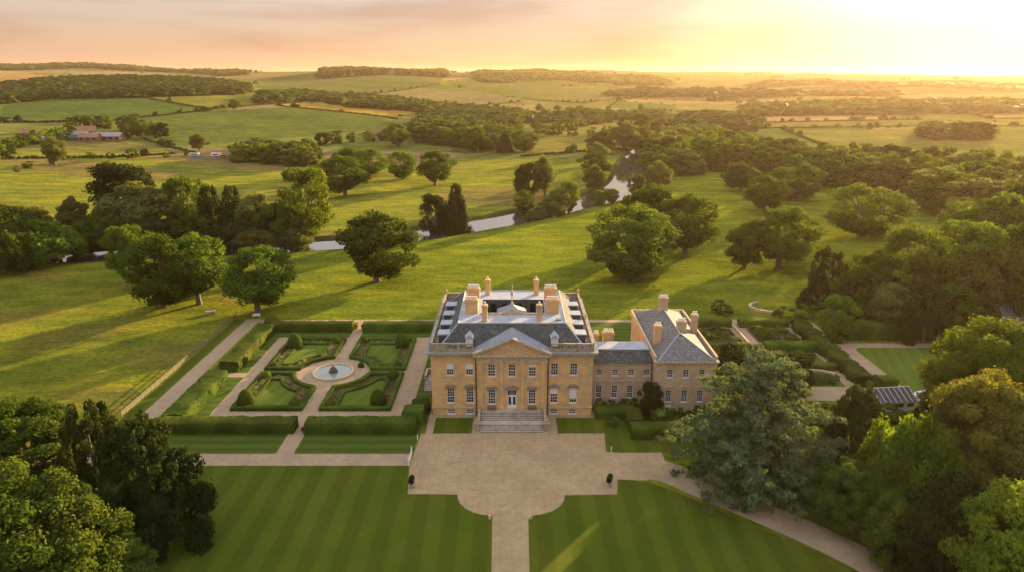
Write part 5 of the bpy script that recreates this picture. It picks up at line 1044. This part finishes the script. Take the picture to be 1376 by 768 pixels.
# foreground trees
T('cedar', 1010, 648, 478, 188, 'huge blue green cedar with layered branches beside the curving drive', 'tree', FG)
for a in (('yewN', 1142, 628, 518, 88, 'dark conical yew just right of the cedar'), ('limeN', 1316, 600, 438, 150, 'large yellow green tree at the right edge beside the lawn'), ('bronzeN', 1308, 700, 514, 168, 'massive orange tinged tree in the middle of the right foreground'),
          ('weepN', 1206, 712, 566, 124, 'weeping green tree with hanging foliage in the right foreground'), ('freshN', 1135, 712, 622, 88, 'fresh green bushy tree at the edge of the curving drive'), ('limeN', 1352, 850, 662, 150, 'yellow green tree in the lower right corner'),
          ('darkR', 1250, 790, 650, 120, 'dark shrubby tree at the bottom between the weeping tree and the corner'), ('yewM', 1350, 730, 600, 120, 'dark tree at the right edge above the corner tree'), ('freshN', 1195, 760, 668, 80, 'low green bush beside the drive under the weeping tree'),
          ('yewN', 1232, 640, 540, 70, 'dark yew behind the weeping tree'), ('limeM', 52, 648, 533, 112, 'yellow green tree in the left foreground, upper left of the dark pair'), ('yewM', 138, 682, 545, 118, 'very dark conifer, left one of the foreground pair'),
          ('yewN', 206, 728, 562, 150, 'dark spreading conifer, right one of the foreground pair'), ('limeM', 58, 850, 642, 195, 'large yellow green tree in the lower left corner'), ('freshN', 168, 800, 728, 90, 'low green bush between the dark conifer and the corner tree'), ('yewM', -30, 760, 600, 140, 'dark tree at the left edge behind the corner tree')): T(a[0], *a[1:5], a[5], 'tree', FG)
# shrubs beside the wing and in the right hand gardens
def shrub(key, x, y, r, h, label, group): pr = _pcache[key][1]; return use_tree(key, (x, y, -.05), (x*7+y*3) % 6.28, r*2/pr['w'], h/pr['h'], label, 'shrub', group)
WG = 'shrubs below the service wing'
for k, x, y, r, h, l in (('shrub', 17.6, 1.6, 1.6, 2.6, 'dark shrub against the wing beside the house corner'), ('shrub', 20.3, 1.8, 1.5, 2.3, 'dark shrub under the second link window'), ('shrub', 23.0, 1.9, 1.6, 2.8, 'dark shrub under the third link window'),
        ('shrubF', 28.2, -3.6, 1.9, 3.4, 'bright green shrub in front of the pavilion door'), ('shrub', 31.5, -2.2, 1.6, 2.4, 'low shrub in front of the left pavilion window'), ('shrub', 34.6, -1.8, 1.8, 2.6, 'low shrub below the middle pavilion window'), ('shrub', 37.8, -2.5, 2.0, 3.0, 'shrub at the right corner of the pavilion by the cedar'), ('shrubL', 19.0, -4.2, 1.2, 1.8, 'small pale shrub beside the forecourt hedge')): shrub(k, x, y, r, h, l, WG)
pr = _pcache['oakC'][1]; use_tree('darkR', (26.2, -.6, 0), 1, 5.2/_pcache['darkR'][1]['w'], 6.6/_pcache['darkR'][1]['h'], 'dark small tree growing against the corner of link and pavilion', 'tree', WG)
rg = np.random.default_rng(77); BEDS = [((42, 56.4, 34.6, 47.4), 62, 'mounded shrub in the left kitchen garden bed behind the pavilion', 'shrubs of the left kitchen garden bed'), ((60.8, 71.4, 34.6, 47.4), 46, 'mounded shrub in the right kitchen garden bed below the back hedge', 'shrubs of the right kitchen garden bed'),
        ((61, 71.2, 23, 30.4), 26, 'small shrub on the grass plot between the kitchen garden and the knot garden', 'shrubs of the middle plot'), ((62.5, 70, 12.8, 19.2), 18, 'small clipped shrub in the knot garden beyond the cedar', 'shrubs of the knot garden'), ((42, 57, 12, 30), 26, 'shrub on the grass between the pavilion and the path', 'shrubs beside the pavilion')]
for (x0, x1, y0, y1), n, l, gname in BEDS:
    for i in range(n):
        k = ('shrub', 'shrubL', 'shrubF', 'shrubL')[rg.integers(0, 4)]; r = rg.uniform(.6, 1.5); shrub(k, rg.uniform(x0+r, x1-r), rg.uniform(y0+r, y1-r), r, r*rg.uniform(.9, 1.5), l, gname)
UN = [(58, 60), (80, 56), (94, 52), (108, 54), (73, 54), (60, -22), (52, -26), (66, -14), (58, -4), (72, -4), (80, -14), (47, -14), (50, -3), (90, -2), (96, -18)]
for i, (x, y) in enumerate(UN): shrub('shrub', x, y, 3.2, 3.6, 'dark bush filling the gaps under the right hand trees', 'bushes under the right hand trees')
# ------------------------------------------------------------------ woods made of single trees
_tree_xy = [(o.location.x, o.location.y) for o in COL.objects if o.parent is None and o.get('category') == 'tree']
def scatter(poly, spacing, seed, jitter=.45, avoid=6, n_max=9999):
    """points on the ground inside a photograph outline (outline of the trunks' feet)"""
    rg = np.random.default_rng(seed); G_ = [P(u, v) for u, v in poly]; gp = [(g.x, g.y) for g in G_]; xs = [g[0] for g in gp]; ys_ = [g[1] for g in gp]; out = []
    r_ = 0; y = min(ys_)
    while y < max(ys_):
        x = min(xs)+(spacing/2 if r_ % 2 else 0)
        while x < max(xs): out.append((x+rg.uniform(-1, 1)*spacing*jitter, y+rg.uniform(-1, 1)*spacing*jitter)); x += spacing
        y += spacing*.87; r_ += 1
    out = np.array(out); out = out[inpoly(out[:, 0], out[:, 1], gp)]; out = out[riv_dist(out[:, 0], out[:, 1]) > 2.0]
    if avoid: out = np.array([p for p in out if all((p[0]-a)**2+(p[1]-b)**2 > avoid**2 for a, b in _tree_xy)]).reshape(-1, 2)
    o = np.argsort(out[:, 1]); return out[o][:n_max], rg
MIX = ['midA', 'midB', 'midC', 'midD', 'midE', 'midB', 'midE', 'midA', 'midC']
LOW = []          # trees too far or too many to stand alone: (x, y, width, height, tone) per wood
def wood(poly, spacing, seed, label, group, hr=(12, 18), wr=(.85, 1.15), n_max=9999, rest=None, mix=MIX):
    pts, rg = scatter(poly, spacing, seed)
    for i, (x, y) in enumerate(pts):
        h = rg.uniform(*hr); wd = spacing*1.5*rg.uniform(*wr)
        if i < n_max:
            k = mix[rg.integers(0, len(mix))]; pr = _pcache[k][1]; use_tree(k, (x, y, float(hgt(x, y))-.3), rg.uniform(0, 6.28), wd/pr['w'], h/pr['h'], label, 'tree', group)
        elif rest is not None: rest.append((x, y, wd, h))
wood([(872, 232), (905, 236), (1000, 232), (1100, 250), (1200, 268), (1300, 300), (1400, 332), (1500, 300), (1450, 262), (1330, 246), (1200, 238), (1060, 224), (1000, 205), (905, 208), (880, 215)], 15.5, 11, 'tree in the long wood that runs from the river to the right edge', 'trees of the long wood', (15, 22), n_max=170, rest=LOW)
wood([(560, 192), (690, 206), (682, 186), (620, 170), (560, 172), (545, 180)], 14, 12, 'tree in the hanging wood on the slope above the pasture', 'trees of the hanging wood', (13, 19), n_max=46, rest=LOW)
wood([(1230, 188), (1330, 190), (1325, 178), (1235, 176)], 17, 13, 'tree in the dark clump in the hazy fields', 'trees of the clump in the hazy fields', (13, 19), n_max=12, rest=LOW)
wood([(318, 218), (400, 226), (430, 222), (420, 205), (330, 198)], 11, 14, 'tree in the thicket right of the caravans', 'trees of the thicket by the caravans', (9, 14), n_max=26, rest=LOW)
wood([(876, 205), (925, 205), (975, 190), (930, 172), (905, 175)], 15, 15, 'tree in the wood on the inner bend of the upper river', 'trees of the upper river wood', (11, 17), n_max=26, rest=LOW)
def line_trees(pl, spacing, seed, label, group, hr, key=MIX, wr=1.2, n_max=999):
    rg = np.random.default_rng(seed); G_ = [P(u, v) for u, v in pl]; n = 0
    for a, b in zip(G_[:-1], G_[1:]):
        L_ = math.dist(a[:2], b[:2]); m = max(1, int(L_/spacing))
        for i in range(m):
            if n >= n_max: return
            t = (i+rg.uniform(.1, .9))/m; x = a.x+(b.x-a.x)*t+rg.normal()*1.5; y = a.y+(b.y-a.y)*t+rg.normal()*1.5; h = rg.uniform(*hr); k = key[rg.integers(0, len(key))]; pr = _pcache[k][1]
            use_tree(k, (x, y, float(hgt(x, y))-.3), rg.uniform(0, 6.28), h*wr*rg.uniform(.7, 1.1)/pr['w'], h/pr['h'], label, 'tree', group); n += 1
line_trees([(0, 235), (60, 222), (95, 212), (200, 214), (262, 208)], 17, 21, 'bushy tree in the hedge line below the farm', 'trees of the hedge line below the farm', (4, 8))
line_trees([(-20, 215), (40, 195), (90, 186)], 15, 22, 'tree beside the farmyard at the left edge', 'trees around the farm', (8, 13)); line_trees([(80, 176), (130, 172), (200, 178), (215, 187)], 13, 23, 'tree behind the farm buildings', 'trees behind the farm', (10, 15))
line_trees([(425, 196), (470, 192), (540, 188)], 14, 24, 'tree in the belt between the caravans and the hanging wood', 'trees of the belt left of the hanging wood', (9, 14))
line_trees([(690, 180), (760, 182), (800, 184), (835, 186)], 13, 25, 'tree in the belt between the hanging wood and the river', 'trees of the belt above the pasture', (9, 14)); line_trees([(690, 172), (760, 173), (820, 165)], 17, 26, 'tree in the rear belt above the pasture', 'trees of the rear belt above the pasture', (9, 14))
T('ashB', 74, 222, 185, 30, 'pale feathery tree standing in the hedge below the farm', 'tree', 'trees around the farm')
T('oakC', 186, 187, 163, 16, 'dark round tree at the right end of the farm', 'tree', 'trees around the farm'); T('bronze', 172, 188, 166, 20, 'brownish tree at the right end of the farm', 'tree', 'trees around the farm')
T('ashB', 268, 203, 180, 20, 'small round tree left behind the caravans', 'tree', 'trees around the farm')
T('oakC', 314, 148, 134, 14, 'dark round tree on the hedge between the upper fields', 'tree', 'trees on the upper field hedges')
# ------------------------------------------------------------------ farm, caravans, track
def bld(u, v, rz, w_, d, h, rise, wm, rm, label, name='barn', wins=3, **k):
    g = P(u, v); return building(name, label, g.x, g.y, rz, w_, d, h, rise, wm, rm, wins, 'building', z=float(hgt(g.x, g.y))-.3, group='farm buildings', **k)
bld(102, 187, .1, 22, 9, 4, 3, 'red_brick', 'sheet_roof', 'long low brick barn behind the dark roofed sheds of the farm'); bld(118, 183, .5, 15, 9, 5, 4.5, 'red_brick', 'clay_tile', 'farmhouse with sunlit orange tiled roof in the farmyard', 'farmhouse', chim=1)
bld(106, 189, .05, 15, 8, 3, 2.5, 'wood', 'slate', 'dark roofed shed at the front of the farm'); bld(122, 190, .05, 17, 9, 4.2, 3.2, 'red_brick', 'clay_tile', 'red brick barn with brown roof at the front of the farm'); bld(146, 189, -.05, 28, 11, 4.5, 3, 'red_brick', 'sheet_roof', 'wide grey roofed barn at the right of the farm', wins=5)
bld(88, 185, .2, 12, 7, 3.6, 2, 'white_paint', 'sheet_roof', 'small white walled barn in the farmyard'); bld(42, 184, 0, 16, 7, 4, 3, 'red_brick', 'clay_tile', 'brown roofed cottage at the left of the farm', 'cottage', chim=1); bld(58, 188, -.1, 20, 5, 2.4, 1, 'pale_stone', 'sheet_roof', 'low open sided shed left of the farmyard')
g = P(281, 213); sheet_o = mesh_obj('dirt_track', [(g.x+x, g.y+y, float(hgt(g.x+x, g.y+y))+.15) for x, y in ((-16, -7), (14, -9), (20, 2), (10, 7), (-14, 6))], [(0, 1, 2, 3, 4)], 'earth'); tag(sheet_o, kind='structure')
def caravan(u, v, rz, L_, m, label, name):
    g = P(u, v); e = empty(name, (g.x, g.y, float(hgt(g.x, g.y))), rz); tag(e, label, 'caravan' if name == 'caravan' else 'trailer', 'vehicles parked on the dirt yard'); b = MB(); W_ = 1.3; pf = [(-L_/2, .7), (L_/2-.3, .7), (L_/2, 1.5), (L_/2-.5, 2.9), (-L_/2+.3, 3.0), (-L_/2, 2.4)]
    b.add([(x, -W_, z) for x, z in pf]+[(x, W_, z) for x, z in pf], [tuple(range(5, -1, -1)), tuple(range(6, 12))]+[(i, (i+1) % 6, 6+(i+1) % 6, 6+i) for i in range(6)]); b.build('body', m, e)
    for x in (-.9, .9):
        for s in (-1, 1): w3 = MB(); w3.tube((x, s*1.2, .42), (x, s*1.38, .42), .42, .42, 12); w3.build('wheel', 'iron', e)
    w4 = MB(); w4.box(-L_*.3, L_*.25, -W_-.03, -W_-.002, 1.6, 2.4); w4.build('window', 'glass', e); w5 = MB(); w5.tube((L_/2, 0, .7), (L_/2+1.3, 0, .5), .08, .06, 6); w5.build('tow_bar', 'iron', e)
caravan(262, 211, .1, 7.5, 'blue_paint', 'pale blue and white caravan at the left of the dirt yard', 'caravan'); caravan(291, 211, .0, 8, 'white_paint', 'white box trailer in the middle of the dirt yard', 'box_trailer'); caravan(301, 213, .3, 6, 'orange_paint', 'orange box trailer at the right of the dirt yard', 'box_trailer')
g = P(318, 337); building('boat_hut', 'small white hut on the river bank between the dark trees', g.x, g.y, .1, 3.4, 2.6, 2.6, .8, 'white_paint', 'sheet_roof', 1)
for i, (u, v) in enumerate(((377, 336), (372, 339))):
    g = P(u, v); y0 = g.y; e = mesh_obj('rowing_boat', [(x, y, z) for x, y, z in [(-2, -.1, .35), (-1.4, -.7, .25), (1.2, -.7, .25), (2, 0, .4), (1.2, .7, .25), (-1.4, .7, .25), (-1.6, 0, -.15), (1.3, 0, -.15), (-1.2, -.5, .02), (1.0, -.5, .02), (1.0, .5, .02), (-1.2, .5, .02)]], [(0, 1, 6), (1, 2, 7, 6), (2, 3, 7), (3, 4, 7), (4, 5, 6, 7), (5, 0, 6), (8, 9, 10, 11), (1, 8, 9, 2), (5, 4, 10, 11)], 'white_paint')
    yy = float(np.interp(g.x, RIVS[:, 0], RIVS[:, 1])); e.location = (g.x, yy-5.5+i*1.8, -1.1); e.rotation_euler = (0, 0, .3+i*.5); tag(e, 'small white rowing boat moored at the near bank, '+('nearer the bank' if i == 0 else 'farther out'), 'boat', 'boats on the river')
# ------------------------------------------------------------------ far woods, hedgerows and hedgerow trees
rgl = np.random.default_rng(99)
def low_proto(seed, n=34, size=.42):
    rg = np.random.default_rng(seed); d = rg.normal(size=(16, 3)); d[:, 2] = np.abs(d[:, 2])*.8; d /= np.linalg.norm(d, axis=1)[:, None]
    C = np.c_[d[:, :2]*.33, .30+d[:, 2]*.42]; Rr = np.full((16, 3), .2)*rg.uniform(.7, 1.2, (16, 1)); C = np.r_[C, [[0, 0, .35]]]; Rr = np.r_[Rr, [[.42, .42, .42]]]; return cloud(C, Rr, n, size, rg, np.array([0, 0, .2]), out=.8, wild=.5)
LP = {k: [low_proto(200+i, *k2) for i in range(5)] for k, k2 in (('n', (110, .26)), ('m', (60, .34)), ('f', (26, .50)))}
def mass(name, pts, label, kind='stuff', cat=None, matn='far_leaf', lod='m', seed=5):
    """pts rows: x, y, width, height; one object"""
    rg = np.random.default_rng(seed); pts = np.asarray(pts, float)
    if not len(pts): return
    z = hgt(pts[:, 0], pts[:, 1]); V, F_, Tt, off = [], [], [], 0; which = rg.integers(0, 5, len(pts)); tone = rg.uniform(-.3, .3, len(pts)); an = rg.uniform(0, 6.28, len(pts))
    for k in range(5):
        s = np.nonzero(which == k)[0]
        if not len(s): continue
        v, f, t = LP[lod][k]; c, sn = np.cos(an[s])[:, None], np.sin(an[s])[:, None]; w2 = pts[s, 2][:, None]; x = (v[:, 0]*c-v[:, 1]*sn)*w2+pts[s, 0][:, None]; y = (v[:, 0]*sn+v[:, 1]*c)*w2+pts[s, 1][:, None]; zz = v[:, 2]*pts[s, 3][:, None]+z[s][:, None]-.4
        V.append(np.stack([x, y, zz], -1).reshape(-1, 3)); F_.append((f[None]+(np.arange(len(s))*len(v))[:, None, None]).reshape(-1, 4)+off); Tt.append(np.clip(t[None]*.7+.15+tone[s][:, None], 0, 1).reshape(-1)); off += len(s)*len(v)
    o = mesh_obj(name, np.concatenate(V), np.concatenate(F_), matn, tint=np.concatenate(Tt)); return tag(o, label, cat, kind=kind)
if LOW: mass('woodland', LOW, 'mass of trees deeper inside the long woods', lod='n', cat='woodland')
def farwood(poly, sp_, seed, label, h=(11, 16), lod='m'):
    pts, rg = scatter(poly, sp_, seed, avoid=0); n = len(pts)
    if n: mass('woodland', np.c_[pts, rg.uniform(.9, 1.3, n)*sp_*1.5, rg.uniform(*h, n)], label, lod=lod, seed=seed, cat='woodland')
farwood([(-60, 146), (60, 134), (180, 132), (330, 128), (335, 118), (250, 108), (120, 108), (0, 118), (-60, 124)], 15, 31, 'long dark wood on the rise above the left fields')
farwood([(432, 107), (600, 105), (600, 99), (432, 99)], 20, 32, 'flat topped dark wood on the skyline ridge', (22, 28), 'f'); farwood([(280, 101), (330, 101.5), (330, 99), (280, 98.5)], 30, 33, 'small flat wood on the skyline at the left', (18, 24), 'f')
farwood([(-40, 93), (120, 92), (290, 100), (290, 97.5), (120, 88.5), (-40, 88.5)], 45, 34, 'hazy wooded ridge on the far left skyline', (16, 24), 'f')
farwood([(640, 104), (800, 110), (900, 116), (890, 108), (800, 102), (700, 97), (640, 99)], 38, 35, 'broad dark wooded hill right of centre on the skyline', (14, 22), 'f')
farwood([(345, 140), (430, 136), (470, 145), (560, 150), (600, 160), (700, 164), (700, 156), (610, 148), (540, 138), (470, 132), (400, 128), (345, 130)], 17, 36, 'belt of wood between the gold field and the upland pasture')
farwood([(560, 172), (620, 168), (690, 178), (700, 170), (640, 158), (580, 158)], 14, 37, 'upper part of the hanging wood on the slope'); farwood([(700, 167), (790, 161), (990, 165), (995, 158), (800, 155), (700, 161)], 18, 38, 'tangled far woods beyond the golden meadow')
farwood([(880, 176), (960, 180), (1010, 178), (1020, 168), (940, 160), (890, 166)], 15, 39, 'wood along the unseen upper river', (11, 17)); farwood([(1010, 156), (1376, 152), (1420, 146), (1420, 141), (1200, 140), (1000, 146)], 30, 40, 'hazy belt of trees crossing the sunset plain', (13, 20), 'f')
farwood([(820, 130), (1000, 133), (1200, 130), (1200, 126), (1000, 125), (850, 122)], 42, 41, 'far hazy wood band on the right hand plain', (13, 20), 'f'); farwood([(1000, 119), (1420, 122), (1420, 117), (1000, 114)], 60, 42, 'farthest hazy wood under the sun', (14, 20), 'f')
farwood([(660, 112), (740, 106), (660, 103), (640, 106)], 36, 43, 'patch of wood on the upland fields', (12, 18), 'f')
# hedgerows follow the field pattern
n = 260000; az = np.radians(rgl.uniform(-41, 41, n)); dd = np.exp(rgl.uniform(math.log(560), math.log(7000), n)); hx_ = dd*np.sin(az); hy_ = CYY+dd*np.cos(az); a_, b_, _ = voro(hx_, hy_); gap = (b_**2-a_**2)
u_, v_ = proj(hx_, hy_, hgt(hx_, hy_, False)); infield = np.zeros(n, bool)
for poly, c in FIELDS: infield |= inpoly(u_, v_, poly)
est = (v_ > 196) | ((u_ > 560) & (v_ > 176) & (u_ < 1010))
keep = (gap/(2*np.maximum(40, a_+b_)*.5) < 2.2+dd*.0006) & (rgl.uniform(0, 1, n) < .30) & ~infield & ~est & (riv_dist(hx_, hy_) > 6); pk = np.c_[hx_, hy_][keep]; dk = dd[keep]; r = rgl.uniform(0, 1, len(pk)); big = r > .90
hw_ = np.where(big, rgl.uniform(8, 15, len(pk)), rgl.uniform(4, 7, len(pk)))*(1+dk/9000); hh_ = np.where(big, rgl.uniform(7, 13, len(pk)), rgl.uniform(2, 4, len(pk)))
H_ = np.c_[pk, hw_, hh_]; near = dk < 1500
mass('hedgerow', H_[near], 'hedgerows and hedge trees dividing the middle distance fields', lod='m', seed=61, cat='hedgerow'); mass('hedgerow', H_[~near], 'hazy far hedgerows and hedge trees on the upland', lod='f', seed=62, cat='hedgerow')
k_ = rgl.choice(n, 1500, replace=False); k_ = k_[~infield[k_] & ~est[k_] & (dd[k_] > 900)]; c_ = []
for q in k_[:60]:
    for _ in range(rgl.integers(1, 16)): c_.append((hx_[q]+rgl.normal()*28, hy_[q]+rgl.normal()*14, rgl.uniform(10, 18), rgl.uniform(8, 14)))
mass('tree_clumps', c_, 'scattered clumps of trees on the far fields', lod='f', seed=63, cat='woodland')
def hedgerow(pl, label, h=2.4, w2=3.0, seed=1, tree=.06):
    rg = np.random.default_rng(seed); G_ = [P(u, v) for u, v in pl]; out = []
    for a, b in zip(G_[:-1], G_[1:]):
        L_ = math.dist(a[:2], b[:2]); m = max(1, int(L_/(w2*.55)))
        for i in range(m):
            t = (i+rg.uniform(0, 1))/m; big = rg.uniform() < tree; out.append((a.x+(b.x-a.x)*t+rg.normal()*.5, a.y+(b.y-a.y)*t+rg.normal()*.5, (2.6 if big else 1)*w2*rg.uniform(.8, 1.3), (3 if big else 1)*h*rg.uniform(.7, 1.25)))
    o = mass('hedgerow', out, label, kind=None, cat='hedgerow', lod='m', seed=seed); o['group'] = 'hedgerows between the named fields'
for i, (pl, l) in enumerate((([(0, 163), (40, 165), (150, 162), (215, 156), (285, 148)], 'hedgerow under the blue green field on the left'), ([(185, 130), (230, 138), (285, 147), (330, 143), (405, 138)], 'hedgerow between the bright sloping field and the large green field'), ([(370, 142), (400, 145), (450, 150), (520, 158), (535, 161)], 'hedgerow under the strip of gold field'),
        ([(190, 186), (225, 197), (262, 206)], 'hedgerow running down from the farm to the dirt yard'), ([(195, 122), (300, 120), (420, 133)], 'hedgerow along the top of the bright sloping field'), ([(0, 214), (60, 213), (150, 212), (235, 207)], 'hedgerow along the lane below the farm pasture'),
        ([(1015, 157), (1215, 153)], 'hedgerow above the pinkish ploughed strip'), ([(1020, 165), (1180, 162), (1240, 161)], 'hedgerow below the pinkish ploughed strip'), ([(1000, 173), (1240, 170), (1420, 170)], 'hedgerow along the top of the wide pale green field'), ([(1000, 172), (1050, 172.4), (1056, 176), (1100, 193)], 'hedgerow at the left end of the wide pale green field'),
        ([(1270, 144), (1330, 160), (1420, 158)], 'hedgerow round the golden field under the sun'), ([(480, 128), (560, 134), (640, 142), (700, 137)], 'hedgerow under the pale tan upland field'), ([(430, 130), (500, 126), (590, 113)], 'hedgerow between two upland pastures'), ([(700, 132), (780, 139), (860, 131)], 'hedgerow below the sloping pasture right of centre'),
        ([(770, 160), (830, 155), (895, 150)], 'hedgerow along the top of the golden meadow'), ([(850, 205), (830, 200), (700, 211)], 'low hedge and ditch along the pasture') )): hedgerow(pl, l, seed=300+i, tree=.05)
# ------------------------------------------------------------------ haze: one even box of air
hz = MB(); hz.box(-12600, 12600, -12800, 12600, -6, 215); ho = hz.build('haze', 'glass')
hm = bpy.data.materials.new('haze_air'); hm.use_nodes = True; HN = hm.node_tree.nodes; HN.remove(HN['Principled BSDF']); pv = HN.new('ShaderNodeVolumePrincipled'); pv.inputs['Color'].default_value = (.95, .68, .46, 1); pv.inputs['Density'].default_value = HAZE; pv.inputs['Anisotropy'].default_value = .505
hm.node_tree.links.new(pv.outputs[0], HN['Material Output'].inputs['Volume']); ho.data.materials.clear(); ho.data.materials.append(hm); tag(ho, 'warm evening haze filling the valley', kind='stuff')
drop_unused()
